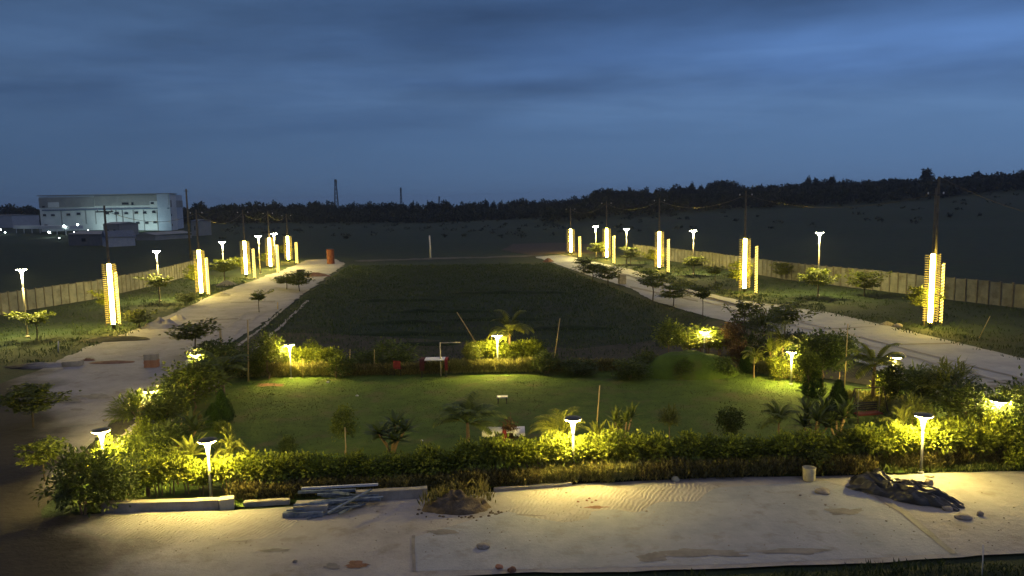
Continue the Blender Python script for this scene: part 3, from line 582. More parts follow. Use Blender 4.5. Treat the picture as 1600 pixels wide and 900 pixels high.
G = [
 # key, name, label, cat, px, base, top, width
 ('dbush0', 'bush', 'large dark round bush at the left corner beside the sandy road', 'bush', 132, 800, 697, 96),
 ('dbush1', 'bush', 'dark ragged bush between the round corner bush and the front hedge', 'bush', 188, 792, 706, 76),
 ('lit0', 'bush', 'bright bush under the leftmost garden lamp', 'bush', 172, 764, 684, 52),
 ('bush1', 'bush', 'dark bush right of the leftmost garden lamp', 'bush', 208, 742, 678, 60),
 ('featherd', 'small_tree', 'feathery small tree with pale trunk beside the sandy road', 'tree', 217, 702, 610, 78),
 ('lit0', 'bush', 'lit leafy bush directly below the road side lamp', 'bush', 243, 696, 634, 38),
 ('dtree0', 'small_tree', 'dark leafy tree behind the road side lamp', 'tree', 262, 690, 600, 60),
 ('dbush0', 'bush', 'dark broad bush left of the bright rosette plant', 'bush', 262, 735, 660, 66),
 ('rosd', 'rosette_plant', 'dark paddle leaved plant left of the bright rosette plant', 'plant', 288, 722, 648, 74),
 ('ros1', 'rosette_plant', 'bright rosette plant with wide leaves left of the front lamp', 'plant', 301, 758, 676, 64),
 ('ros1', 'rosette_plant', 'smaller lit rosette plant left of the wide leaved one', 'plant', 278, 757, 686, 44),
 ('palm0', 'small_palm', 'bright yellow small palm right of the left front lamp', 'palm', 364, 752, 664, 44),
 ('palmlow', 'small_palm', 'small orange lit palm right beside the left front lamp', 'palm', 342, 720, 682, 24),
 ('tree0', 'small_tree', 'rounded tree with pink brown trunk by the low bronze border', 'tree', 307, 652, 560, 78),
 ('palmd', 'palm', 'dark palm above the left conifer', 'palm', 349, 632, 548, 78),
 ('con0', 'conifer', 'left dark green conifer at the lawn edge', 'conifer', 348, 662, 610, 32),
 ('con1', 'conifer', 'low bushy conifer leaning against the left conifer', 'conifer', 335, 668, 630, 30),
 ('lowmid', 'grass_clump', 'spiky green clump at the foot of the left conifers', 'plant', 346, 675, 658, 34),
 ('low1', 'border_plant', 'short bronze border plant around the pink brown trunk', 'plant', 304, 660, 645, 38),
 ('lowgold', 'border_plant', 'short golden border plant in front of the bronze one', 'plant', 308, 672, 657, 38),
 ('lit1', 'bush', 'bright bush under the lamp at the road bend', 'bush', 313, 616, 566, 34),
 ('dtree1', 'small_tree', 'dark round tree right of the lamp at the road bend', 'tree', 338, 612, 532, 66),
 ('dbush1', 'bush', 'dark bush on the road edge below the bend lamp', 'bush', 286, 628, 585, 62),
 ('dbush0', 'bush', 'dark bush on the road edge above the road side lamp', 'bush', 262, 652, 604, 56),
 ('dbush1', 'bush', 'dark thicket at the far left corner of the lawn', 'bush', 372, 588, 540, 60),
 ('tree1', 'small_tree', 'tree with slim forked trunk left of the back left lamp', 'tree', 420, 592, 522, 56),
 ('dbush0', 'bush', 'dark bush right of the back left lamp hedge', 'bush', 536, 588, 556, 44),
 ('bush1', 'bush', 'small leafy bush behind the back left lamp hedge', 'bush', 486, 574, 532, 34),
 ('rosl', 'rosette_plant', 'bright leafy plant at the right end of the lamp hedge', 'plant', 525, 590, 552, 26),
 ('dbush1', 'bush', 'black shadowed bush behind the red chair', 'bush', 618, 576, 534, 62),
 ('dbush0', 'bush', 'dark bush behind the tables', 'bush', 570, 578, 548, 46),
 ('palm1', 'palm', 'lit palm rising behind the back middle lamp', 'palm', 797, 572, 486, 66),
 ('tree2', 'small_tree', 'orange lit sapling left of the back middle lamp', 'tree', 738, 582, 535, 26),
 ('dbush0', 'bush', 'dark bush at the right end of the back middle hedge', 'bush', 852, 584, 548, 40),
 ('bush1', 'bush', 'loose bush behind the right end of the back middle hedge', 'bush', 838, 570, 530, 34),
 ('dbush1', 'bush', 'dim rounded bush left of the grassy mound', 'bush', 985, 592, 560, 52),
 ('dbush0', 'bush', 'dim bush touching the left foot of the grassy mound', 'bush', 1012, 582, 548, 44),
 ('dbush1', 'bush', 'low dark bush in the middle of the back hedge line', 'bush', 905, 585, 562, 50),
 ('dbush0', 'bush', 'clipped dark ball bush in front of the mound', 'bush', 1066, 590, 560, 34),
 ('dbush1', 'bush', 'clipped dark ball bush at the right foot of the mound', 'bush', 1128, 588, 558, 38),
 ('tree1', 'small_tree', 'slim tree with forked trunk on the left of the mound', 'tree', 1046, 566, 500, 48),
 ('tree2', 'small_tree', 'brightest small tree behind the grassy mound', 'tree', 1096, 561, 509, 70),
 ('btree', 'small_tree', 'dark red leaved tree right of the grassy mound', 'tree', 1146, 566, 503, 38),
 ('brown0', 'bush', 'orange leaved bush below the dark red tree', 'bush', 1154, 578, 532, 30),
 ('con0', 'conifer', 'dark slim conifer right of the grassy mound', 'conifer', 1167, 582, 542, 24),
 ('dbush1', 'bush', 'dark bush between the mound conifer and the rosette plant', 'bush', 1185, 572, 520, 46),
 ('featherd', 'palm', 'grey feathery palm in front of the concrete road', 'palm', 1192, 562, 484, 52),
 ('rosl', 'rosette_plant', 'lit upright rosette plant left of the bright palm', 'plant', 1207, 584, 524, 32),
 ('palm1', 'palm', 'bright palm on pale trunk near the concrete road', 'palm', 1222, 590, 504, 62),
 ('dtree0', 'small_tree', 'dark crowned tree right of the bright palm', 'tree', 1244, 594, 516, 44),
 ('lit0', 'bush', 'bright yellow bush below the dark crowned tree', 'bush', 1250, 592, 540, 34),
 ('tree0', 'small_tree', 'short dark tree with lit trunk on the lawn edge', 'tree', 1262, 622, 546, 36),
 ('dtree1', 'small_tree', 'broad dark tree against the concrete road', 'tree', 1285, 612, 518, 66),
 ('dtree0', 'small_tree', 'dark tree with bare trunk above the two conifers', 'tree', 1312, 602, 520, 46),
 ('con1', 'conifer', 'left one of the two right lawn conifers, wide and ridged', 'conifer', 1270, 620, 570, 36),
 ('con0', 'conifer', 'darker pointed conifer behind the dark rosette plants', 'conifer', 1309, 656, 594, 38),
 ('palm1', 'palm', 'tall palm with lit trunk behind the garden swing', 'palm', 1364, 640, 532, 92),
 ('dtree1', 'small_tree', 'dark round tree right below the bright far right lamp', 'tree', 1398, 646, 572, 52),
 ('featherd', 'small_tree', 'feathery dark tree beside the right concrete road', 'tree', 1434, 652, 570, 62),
 ('dtree0', 'small_tree', 'spreading dark tree right of the feathery one', 'tree', 1452, 668, 578, 70),
 ('feather', 'small_tree', 'pale green feathery tree with thin brown trunk', 'tree', 1478, 672, 562, 84),
 ('dtree1', 'small_tree', 'wide black crowned tree left of the rightmost lamp', 'tree', 1515, 700, 600, 84),
 ('lit0', 'bush', 'bright bush around the rightmost garden lamp', 'bush', 1556, 716, 630, 46),
 ('dtree0', 'small_tree', 'dark tree at the right edge of the garden', 'tree', 1592, 716, 596, 68),
 ('dbush1', 'bush', 'dark bush at the right end behind the front hedge', 'bush', 1590, 722, 655, 66),
 ('palm0', 'small_palm', 'lit little palm behind the right front hedge', 'palm', 1408, 712, 634, 56),
 ('feather', 'small_tree', 'loose reedy bush left of the right front lamp', 'bush', 1425, 690, 618, 56),
 ('rosl', 'rosette_plant', 'bright leafy plant between the right lamps', 'plant', 1530, 712, 646, 40),
 ('lit1', 'bush', 'leafy green bush behind the right front lamp', 'bush', 1485, 708, 655, 60),
 ('rosd', 'rosette_plant', 'left dark rosette plant below the right conifers', 'plant', 1272, 706, 628, 62),
 ('rosd', 'rosette_plant', 'right dark rosette plant below the right conifers', 'plant', 1306, 702, 618, 60),
 ('rosd', 'rosette_plant', 'large dim rosette plant on the front lawn', 'plant', 612, 716, 652, 78),
 ('tree1', 'small_tree', 'thin dim sapling on the left front lawn', 'tree', 540, 712, 634, 40),
 ('dbush0', 'bush', 'small dark bush behind the left front hedge', 'bush', 450, 716, 680, 28),
 ('palmd', 'palm', 'dim palm left of the white table', 'palm', 732, 712, 620, 84),
 ('brown0', 'bush', 'brown sapling in front of the white table', 'bush', 798, 708, 654, 24),
 ('palm0', 'palm', 'bright palm left of the middle front lamp', 'palm', 878, 722, 634, 86),
 ('ros1', 'rosette_plant', 'bright rosette plant at the foot of the bamboo stake', 'plant', 934, 722, 654, 46),
 ('ros1', 'rosette_plant', 'small bright rosette plant right of the bamboo stake', 'plant', 958, 724, 656, 32),
 ('ros4', 'rosette_plant', 'many headed rosette plant right of the bamboo stake', 'plant', 974, 718, 630, 46),
 ('feather', 'small_tree', 'faint feathery sapling on the right front lawn', 'tree', 1046, 706, 632, 36),
 ('dtree0', 'small_tree', 'small dark sapling on the right front lawn', 'tree', 1140, 704, 636, 36),
 ('palmd', 'palm', 'faint thin palm left of the dark rosette plants', 'palm', 1216, 706, 626, 50),
 ('dbush1', 'bush', 'dark bush in front of the hedge under the rosettes', 'bush', 1262, 736, 690, 60),
 ('lit0', 'bush', 'bright leafy bush under the palm by the concrete road', 'bush', 1214, 592, 552, 34),
 ('lit1', 'bush', 'bright leafy bush left of the short dark tree', 'bush', 1252, 596, 556, 30),
 ('lit1', 'bush', 'lit bush between the right concrete road and the tall palm', 'bush', 1378, 626, 588, 30),
 ('lit0', 'bush', 'lit bush below the pale green feathery tree', 'bush', 1478, 700, 650, 50),
 ('lit1', 'bush', 'lit bush left of the pale green feathery tree', 'bush', 1440, 690, 645, 40),
 ('lit0', 'bush', 'lit bush at the right picture edge behind the hedge', 'bush', 1585, 730, 668, 48),
 ('gold0', 'bush', 'low gold bush at the foot of the tall palm', 'bush', 1352, 640, 616, 34),
 ('gold1', 'bush', 'low gold bush right of the tall palm foot', 'bush', 1388, 646, 618, 36),
 ('lit1', 'bush', 'lit bush between the two left road side lamps', 'bush', 226, 716, 655, 40),
 ('lit0', 'bush', 'lit bush left of the rosette plants', 'bush', 250, 742, 690, 44),
 ('tree0', 'small_tree', 'leafy sapling left of the round tree by the bronze border', 'tree', 284, 668, 600, 40),
 ('lit0', 'bush', 'lit bush at the left lawn corner by the post', 'bush', 402, 590, 556, 30),
 ('palm1', 'palm', 'small palm left of the mound conifer', 'palm', 1178, 590, 540, 34),
 ('palmlow', 'small_palm', 'tufted small palm right of the swing', 'palm', 1392, 668, 625, 44),
]
for key, name, label, cat, px, by, ty, wpx in G: plant(key, name, label, cat, px, by, ty, wpx)

# ------------------------------------------------------------------ tiered trees by the roads
T = [('tier1', 'umbrella shaped tree on the near side of the left road', 307, 556, 500, 66), ('tier2', 'flat crowned sapling in the middle of the left road edge', 405, 488, 455, 36),
     ('tier0', 'dark tiered tree near the far end of the left road', 448, 452, 432, 40), ('tier3', 'dark tiered tree beside the drum on the left road', 468, 455, 424, 34),
     ('tier0', 'dark tiered tree at the road edge in the lower left', 52, 668, 604, 84), ('tier0', 'second dark tree at the road edge in the lower left', 70, 752, 690, 70),
     ('tier2', 'tiered tree under the nearest left street lamp', 58, 531, 487, 60), ('tier2', 'flat tree under the second left street lamp', 250, 473, 430, 46),
     ('tier0', 'bushy tree under the third left street lamp', 352, 443, 405, 36),
     ('tier2', 'bright tree touching the nearest left light pole', 166, 508, 452, 40), ('tier0', 'bright tree touching the second left light pole', 307, 459, 412, 28), ('tier0', 'bright tree touching the third left light pole', 377, 430, 402, 24),
     ('tier0', 'bright tree touching the fourth left light pole', 417, 417, 394, 22), ('tier0', 'bright tree touching the fifth left light pole', 446, 406, 383, 22),
     ('tier3', 'low dark tree on the verge before the nearest left light pole', 218, 512, 484, 40),
     ('tier3', 'low dark tree on the verge before the second left light pole', 292, 478, 458, 26),
     ('tier2', 'dark flat tree at the far start of the concrete road', 912, 426, 402, 46), ('tier0', 'wide dark tree just left of the concrete block', 926, 440, 412, 44),
     ('tier3', 'dark tree overlapping its wide neighbour by the concrete block', 950, 446, 415, 36), ('tier1', 'dark tree with open trunk right of the concrete block', 1020, 470, 424, 52),
     ('tier2', 'flat dark tree behind the twin tiered tree', 1062, 462, 438, 44), ('tier0', 'twin tiered dark tree on the concrete road edge', 1052, 478, 446, 36),
     ('tier2', 'slim flat topped tree on the concrete road edge', 1098, 496, 444, 40), ('tier3', 'winged dark tree left of the feathery palm', 1163, 530, 468, 50),
     ('tier1', 'broad winged dark tree right of the feathery palm', 1226, 536, 472, 66),
     ('tier0', 'lit tree under the nearest right street lamp', 1278, 465, 420, 48), ('tier0', 'lit tree under the second right street lamp', 1085, 430, 401, 34),
     ('tier0', 'lit tree under the third right street lamp', 985, 413, 386, 28), ('tier0', 'faint lit tree under the farthest right street lamp', 934, 406, 380, 24),
     ('tier0', 'bright tree touching the nearest right light pole', 1444, 508, 448, 50), ('tier0', 'bright tree touching the second right light pole', 1156, 454, 408, 32),
     ('tier0', 'bright tree touching the third right light pole', 1023, 419, 389, 30), ('tier0', 'bright tree touching the fourth right light pole', 941, 403, 379, 24),
     ('tier3', 'dark winged tree standing against the long right wall', 1350, 462, 424, 44), ('tier3', 'small dark tree against the right wall', 1222, 438, 410, 26),
     ('tier2', 'low dark tree on the far verge beyond the second right light pole', 1118, 446, 414, 34)]
for ti, (key, lb, px, by, ty, wpx) in enumerate(T): plant(key + str(ti % 3), 'tiered_tree', lb, 'tree', px, by, ty, wpx)

# ------------------------------------------------------------------ lamps
def lamp(parent, loc, W, col, size, disk=False):
    ld = bpy.data.lights.new('lamp_light', 'AREA' if disk else 'POINT'); ld.energy = W; ld.color = col
    if disk: ld.shape = 'DISK'; ld.size = size
    else: ld.shadow_soft_size = size
    o = bpy.data.objects.new('lamp_light', ld); COL.objects.link(o); o.parent = parent; o.location = loc; return o
def mk_gardenlamp():
    r = thing('garden_lamp', 'x', 'garden lamp', group='garden lamps')
    a = MB(); a.tube([(0, 0, -.03), (0, 0, 1.60)], [.05, .042], 14); a.lathe([(.10, -.01), (.10, .03), (.055, .05)], 16); a.build('post', m_steel, r, True)
    a = MB(); a.lathe([(.05, 1.58), (.058, 1.70), (.068, 1.83), (.09, 1.95), (.13, 2.04), (.20, 2.10)], 24); a.build('flared_head', m_cone, r, True)
    a = MB(); a.lathe([(.212, 2.10), (.285, 2.115), (.295, 2.13), (.285, 2.14)], 24); a.build('diffuser', m_garden_glow, r, True)
    lamp(r, (0, 0, 2.095), 520, (1, .74, .17), .58, True)
    for q in range(3): lamp(r, (.37 * math.cos(q * 2.094 - .5), .37 * math.sin(q * 2.094 - .5), 2.07), 230, (1, .76, .18), .04)  # added point lights outside the rim that spread the glow; no bulbs there
    a = MB(); a.lathe([(.29, 2.142), (.33, 2.15), (.31, 2.185), (.12, 2.21), (.02, 2.21)], 28); a.build('cap', m_dark, r, True)
    return r
g0 = mk_gardenlamp()
GL = [(330, 686, 780, 'left of the three front garden lamps, lit, behind the kerb'), (896, 652, 748, 'middle of the three front garden lamps, beside a bright palm'), (1439, 647, 738, 'right of the three front garden lamps, above the black tarp'),
      (778, 522, 581, 'lit garden lamp at the back middle of the lawn below a palm'), (455, 537, 591, 'lit garden lamp at the back left of the lawn'), (1395, 556, 628, 'lit garden lamp near the right concrete road behind dark trees'),
      (1100, 517, 565, 'lit garden lamp hidden in the bright tree behind the mound'), (312, 552, 616, 'lit garden lamp at the bend of the left road'), (241, 608, 688, 'lit garden lamp beside the sandy left road'),
      (166, 670, 766, 'leftmost garden lamp, glowing over a bright bush'), (1236, 548, 600, 'lit garden lamp among plants left of the right conifers'), (1556, 624, 714, 'rightmost garden lamp, shining inside a bright bush')]
for i, (px, ty, by, lb) in enumerate(GL):
    o = g0 if i == 0 else copy_tree(g0); p = at(px, by); o.location = p; h = top_z(p, px, ty); o.scale = (1, 1, h / 2.2); o['label'] = lb
def mk_streetlamp():
    r = thing('street_lamp', 'x', 'street lamp', group='street lamps')
    a = MB(); a.tube([(0, 0, -.05), (0, 0, 2.5), (0, 0, 4.35)], [.075, .065, .055], 12); a.lathe([(.16, -.02), (.16, .05), (.08, .09)], 14); a.build('post', m_polem, r, True)
    a = MB(); a.lathe([(.055, 3.4), (.065, 4.0), (.085, 4.45), (.13, 4.72), (.22, 4.86)], 20); a.build('flared_head', m_cone2, r, True)
    a = MB(); a.lathe([(.221, 4.86), (.37, 4.89), (.37, 4.93), (.221, 4.93)], 20); a.build('diffuser', m_street_glow, r, True)
    lamp(r, (0, 0, 4.853), 3200, (1, .80, .22), .84, True)
    a = MB(); a.lathe([(.42, 4.932), (.42, 4.955), (.2, 5.0), (.03, 5.0)], 24); a.build('cap', m_dark, r, True)
    return r
m_cone2 = M('street_cone', (.85, .85, .82), rough=.4, emit=(1.0, .88, .62), estr=.45)
m_street_glow = M('street_glow', (1, 1, 1), emit=(1.0, .85, .50), estr=180)
s0 = mk_streetlamp()
SL = [(43, 419, 526, 'nearest street lamp on the left verge, at the picture edge'), (250, 391, 470, 'second street lamp of the left verge, before the long wall'), (351, 377, 441, 'third street lamp of the left verge, between light poles'),
      (407, 368, 428, 'fourth street lamp of the left verge'), (431, 364, 420, 'fifth and farthest street lamp of the left verge'),
      (1278, 362, 462, 'nearest street lamp on the right verge, before the long wall'), (1083, 359, 428, 'second street lamp of the right verge'), (979, 357, 412, 'third street lamp of the right verge'), (931, 353, 405, 'farthest street lamp of the right verge')]
for i, (px, ty, by, lb) in enumerate(SL):
    o = s0 if i == 0 else copy_tree(s0); p = at(px, by); h = top_z(p, px, ty); o.location = p; k = 1 + max(0, p.y - 70) / 160; o.scale = (k, k, h / 5); o['label'] = lb

# ------------------------------------------------------------------ utility poles wrapped in light
def mk_lightpole():
    r = thing('light_wrapped_pole', 'x', 'light pole', group='poles wrapped in lights')
    a = MB(); a.tube([(0, 0, -.1), (0, 0, 5), (0, 0, 10)], [.13, .10, .07], 12); a.build('pole', m_upole, r, True)
    a = MB(); a.lathe([(.12, .35), (.145, .4), (.145, 5.25), (.12, 5.3)], 14); a.build('rope_light', m_led, r, True)
    a = MB(); pts = []; n = 29
    for i in range(n * 14 + 1):
        th = 2 * math.pi * i / 14; z = .4 + 4.9 * i / (n * 14); rr = .50; pts.append((math.cos(th) * rr, math.sin(th) * rr, z))
    a.tube(pts, .013, 4); a.build('halo_coil', m_halo, r)  # glowing coil added to imitate halo streaks around the light; no wire there
    a = MB(); a.box((0, 0, 9.5), (1.3, .09, .1)); c = a.build('crossarm', m_dark, r)
    for xx in (-.55, 0, .55):
        a = MB(); a.lathe([(.03, 9.55), (.05, 9.6), (.05, 9.66), (.02, 9.72)], 10, (xx, 0, 0)); a.build('insulator', m_white, c)
    return r
l0 = mk_lightpole()
LP = [(178, 513, 412, 'nearest light wrapped pole on the left, in front of the wall', 187, 424, 508), (315, 462, 391, 'second light wrapped pole on the left', 326, 402, 461), (385, 432, 377, 'third light wrapped pole on the left', 398, 388, 435),
      (423, 419, 372, 'fourth light wrapped pole on the left', 435, 382, 426), (451, 408, 369, 'farthest light wrapped pole on the left', 464, 378, 412),
      (892, 396, 358, 'farthest light wrapped pole on the right', 906, 369, 402), (948, 405, 357, 'fourth light wrapped pole on the right', 959, 368, 412), (1030, 421, 362, 'third light wrapped pole on the right', 1044, 373, 427),
      (1163, 456, 373, 'second light wrapped pole on the right', 1181, 383, 459), (1453, 511, 397, 'nearest light wrapped pole on the right, below a tall post', 1470, 410, 506)]
POLES = []
a = MB(); a.tube([(0, 0, -.02), (0, 0, 1)], .42, 10); bandcore = a.mesh('post', m_barkd)  # dark core of the reflection ghost, no real post
a = MB(); V = []; F = []
for i in range(19 * 12 + 1):
    th = 2 * math.pi * i / 12; z = .01 + .96 * i / (19 * 12)
    for dz in (0, .40 / 19): V.append((math.cos(th), math.sin(th), z + dz))
for i in range(19 * 12): F.append((2 * i, 2 * i + 2, 2 * i + 3, 2 * i + 1))
a.add(V, F)
bands = a.mesh('rope_light', m_ghostband)  # glowing bands of the reflection ghost, no real rope light
for i, (px, by, ty, lb, sx, st, sb) in enumerate(LP):
    o = l0 if i == 0 else copy_tree(l0); p = at(px, by); h = top_z(p, px, ty); o.location = p; k = .75 + p.y / 180; o['label'] = lb
    o.scale = (k, k, h / 5.3); POLES.append((p, h / 5.3 * 9.6))
    # glass ghost of the lit pole, modelled as a slim banded strip beside it
    q = at(sx, sb); q.y = q.y; hh = top_z(q, sx + 0, st)
    s_ = thing('banded_light_ghost', 'slim banded ghost reflection just right of the ' + lb.split(',')[0], 'reflection', q, 0, 'slim banded ghost reflections'); wd = max(.09, 2.1 * mpp(q)); s_.scale = (wd, wd, hh)
    link('post', bandcore, s_); link('rope_light', bands, s_)  # core and glowing bands of the reflection ghost, no real post

# taller thin post and overhead wires
def wire(a_, b_, sag, lb, r=.02):
    m_ = MB(); pts = [a_.lerp(b_, t_ / 20) - Vector((0, 0, sag * 4 * (t_ / 20) * (1 - t_ / 20))) for t_ in range(21)]
    m_.tube(pts, r, 5); return tag(m_.build('overhead_wire', m_wire), lb, 'wire', 'overhead wires')
m_wire = M('wire_aluminium', (.05, .05, .05), rough=.5)
P3 = lambda i: POLES[i][0] + Vector((0, 0, POLES[i][1]))
def raised(px, by, ty, name, lb, r=.09, cat='pole'):
    p = at(px, by); h = top_z(p, px, ty); a = MB(); a.tube([(0, 0, -.1), (0, 0, h)], [r * 1.2, r * .8], 10); rr = thing(name, lb, cat, p)
    a.build('pole', m_upole, rr, True); c = MB(); c.box((0, 0, h - .45), (1.0, .08, .09)); c = c.build('crossarm', m_dark, rr)
    c2 = MB(); c2.lathe([(.03, h - .4), (.05, h - .33), (.02, h - .25)], 8); c2.build('insulator', m_white, c); return p + Vector((0, 0, h))
tp = raised(1457, 508, 276, 'utility_pole', 'tall utility pole rising behind the nearest right light pole', .12)
tl = raised(298, 404, 295, 'utility_pole', 'thin dark utility pole right of the pale factory', .2)
wire(P3(0), P3(1), 1.0, 'wire sagging between the first and second left light poles'); wire(P3(1), P3(2), 1.4, 'wire sagging between the second and third left light poles', .025); wire(P3(2), P3(3), 1.0, 'wire sagging between the third and fourth left light poles', .025); wire(P3(3), P3(4), 1.0, 'wire sagging between the fourth and farthest left light poles', .025)
wire(P3(9), P3(8), 1.2, 'wire sagging between the nearest and second right light poles', .02); wire(P3(8), P3(7), 1.2, 'wire sagging between the second and third right light poles', .025); wire(P3(7), P3(6), 1.2, 'wire sagging between the third and fourth right light poles', .025); wire(P3(6), P3(5), 1.2, 'wire sagging between the fourth and farthest right light poles', .025)
d = ray(1700, 352); wire(tp, Vector((0, 0, CAM_Z)) + d * (46 / d.y), .5, 'wire running from the tall utility pole out at the right edge', .025)

# ------------------------------------------------------------------ compound walls
def wall(name, lb, pts, h, n):
    """pts: ground points (world) of the wall line; precast panels between posts"""
    r = thing(name, lb, 'wall', pts[0]); tot = sum((pts[i + 1] - pts[i]).length for i in range(len(pts) - 1)); P = []
    seg = tot / n; acc = 0; i = 0; cur = 0.0
    for k in range(n + 1):
        d_ = k * seg; j = 0; s_ = 0
        while j < len(pts) - 2 and s_ + (pts[j + 1] - pts[j]).length < d_: s_ += (pts[j + 1] - pts[j]).length; j += 1
        P.append(pts[j].lerp(pts[j + 1], min(1, (d_ - s_) / (pts[j + 1] - pts[j]).length)) - pts[0])
    for k, q in enumerate(P):
        if k % 1 == 0:
            a = MB(); a.box((q.x, q.y, h / 2 + .04), (.17, .17, h + .08)); a.build('post', m_post, r)
    for k in range(n):
        a_, b_ = P[k], P[k + 1]; c = (a_ + b_) / 2; an = math.atan2(b_.y - a_.y, b_.x - a_.x); L = (b_ - a_).length - .16; a = MB(); pj = random.uniform(-.06, .06)
        for q in range(5): a.box((c.x, c.y, h * (q + .5) / 5 + pj * q * .2), (L, .07 + .012 * (q % 2), h / 5 - .012), an)
        a.build('panel', m_wall, r)
wall('compound_wall', 'long pale precast wall behind the left verge', [at(-60, 505), at(10, 490), at(150, 467), at(250, 444), at(305, 428)], 2.15, 46)
wall('compound_wall', 'long pale precast wall behind the right verge', [at(1700, 489), at(1600, 482), at(1480, 468), at(1380, 455), at(1230, 437), at(1100, 415), at(990, 400)], 2.15, 74)

# ------------------------------------------------------------------ grassy mound
def mound(name, lb, cat, px, by, wpx, hpx, m, depth=1.0, group=None, rough=.1, seed=0, kind=None, cone=1.6):
    p = at(px, by); s_ = mpp(p) * wpx / 2; dp = s_ * depth; c = p + Vector((0, dp * .6, 0)); h = top_z(c, px, by - hpx) if hpx > 0 else .1
    h = max(h, .06); n, mseg = 14, 30; V = [(0, 0, h)]; F = []
    for i in range(1, n + 1):
        t_ = i / n
        for k in range(mseg):
            th = 2 * math.pi * k / mseg; rr = t_ * (1 + .22 * noise.noise(Vector((math.cos(th) * 1.3, math.sin(th) * 1.3, seed + 3))))
            z = h * (1 - t_ ** cone) ** 1.2 if t_ < 1 else -.05
            z += noise.noise(Vector((rr * math.cos(th) * 4, rr * math.sin(th) * 4, seed))) * rough * h * (1 - t_ * .6) if t_ < 1 else 0
            V.append((math.cos(th) * rr * s_, math.sin(th) * rr * dp, z))
    for k in range(mseg): F.append((0, 1 + k, 1 + (k + 1) % mseg))
    for i in range(n - 1):
        for k in range(mseg): a_ = 1 + i * mseg; F.append((a_ + k, a_ + mseg + k, a_ + mseg + (k + 1) % mseg, a_ + (k + 1) % mseg))
    mb = MB(); mb.add(V, F); o = mb.build(name, m, smooth=True, loc=c); tag(o, lb, cat, group, kind); return o
md = at(1085, 580)
o = mound('mound', None, None, 1080, 590, 176, 40, m_lawn, .42, kind='structure', rough=.13, cone=3.2)
mound('gravel_pile', 'low grey gravel pile on the far left road edge', 'pile', 352, 446, 36, 8, m_gravel, .8, seed=3)
mound('gravel_pile', 'small grey gravel pile left of the second left light pole foot', 'pile', 342, 463, 34, 6, m_gravel, .8, seed=5)
mound('sand_pile', 'rough lit sand pile right of the nearest left light pole', 'pile', 246, 513, 68, 16, m_sand, .7, seed=9, rough=.5, cone=1.2)
mound('sand_pile', 'small sand pile right behind the rough lit one', 'pile', 275, 500, 30, 8, m_sand, .7, seed=2, rough=.5)
mound('soil_pile', 'red soil heap at the far start of the concrete road', 'pile', 857, 409, 18, 6, m_redsoil, .8, seed=12)
mound('soil_pile', 'long dark verge heap before the nearest left light pole', 'pile', 175, 533, 120, 8, m_soil, .35, seed=14, rough=.5)
mound('soil_pile', 'brown soil heap with dry grass on the near road edge', 'pile', 712, 801, 122, 27, m_heap, .42, seed=20, rough=.9, cone=2.2)
mound('soil_pile', 'reddish rubble heap near the far end of the left road', 'pile', 490, 432, 50, 6, m_redsoil, .6, seed=23, rough=.5)
mound('soil_pile', 'red soil streak across the left road', 'pile', 172, 568, 78, 4, m_redsoil, .35, seed=25, rough=.5)
mound('soil_pile', 'small red soil spill left of the long streak', 'pile', 136, 564, 26, 4, m_redsoil, .4, seed=27, rough=.5)
mound('soil_pile', 'low earth bank at the left verge corner', 'pile', 60, 574, 120, 7, m_sand, .3, seed=29, rough=.6)
mound('soil_pile', 'grey mound beside the verge near the nearest right light pole', 'pile', 1388, 508, 26, 6, m_gravel, .6, seed=31)

# stones
def stone(lb, px, by, wpx, hpx, m=None, name='stone', cat='stone', group=None):
    p = at(px, by); s_ = mpp(p); bm = bmesh.new(); bmesh.ops.create_icosphere(bm, subdivisions=3, radius=1); sd = random.random() * 50
    for v in bm.verts:
        v.co *= 1 + .28 * noise.noise(v.co * 1.2 + Vector((sd, 0, 0))) + .08 * noise.noise(v.co * 4 + Vector((sd, 0, 0)))
        v.co.x *= wpx * s_ / 2; v.co.y *= wpx * s_ / 2 * .8; v.co.z *= hpx * s_ * .55; v.co.z += hpx * s_ * .32
    me = bpy.data.meshes.new(name); bm.to_mesh(me); bm.free(); me.materials.append(m or m_stone); return tag(link(name, me, None, p, 0), lb, cat, group)
stone('pale rounded stone on the near road edge', 1055, 752, 12, 9, m_sack); stone('grey boulder right of the black tarp on the verge', 1451, 757, 15, 11)
stone('flat grey stone in front of the tarp corner', 1481, 797, 18, 8); stone('long dark stone right in front of the tarp', 1505, 810, 25, 9); stone('small dark stone, rightmost of the stones by the tarp', 1531, 806, 10, 9)
stone('flat grey stone in the middle of the near road', 755, 856, 22, 9); stone('small dark stone on the near left road', 461, 879, 7, 6); stone('pale stone on the verge behind the tarp', 1452, 745, 14, 6, m_sack)
stone('dark clod left of the grey block on the left road', 85, 571, 7, 5, m_redsoil); stone('small white stone on the verge by the nearest right light pole', 1403, 511, 12, 7, m_kerb)
stone('dark lump on the bottom of the near road', 800, 893, 14, 9, m_redsoil); stone('brown lump at the bottom of the near road', 780, 888, 13, 8, m_brick)
stone('dark lump on the sandy left road beside the feathery tree', 187, 652, 10, 5); stone('flat dark clod left of that lump', 170, 657, 16, 4)
a = [(903, 785), (917, 783), (925, 786), (931, 783), (921, 780), (885, 771), (979, 770), (1035, 768), (700, 812), (745, 814), (1385, 815), (1330, 765), (1010, 800), (590, 800), (1290, 790), (1250, 775)]
for i, (px, py) in enumerate(a): stone('tiny dark clod scattered on the near road surface', px, py, 4.5, 3, m_redsoil if i < 5 else m_stone, 'clod', 'clod', 'tiny clods on the near road')
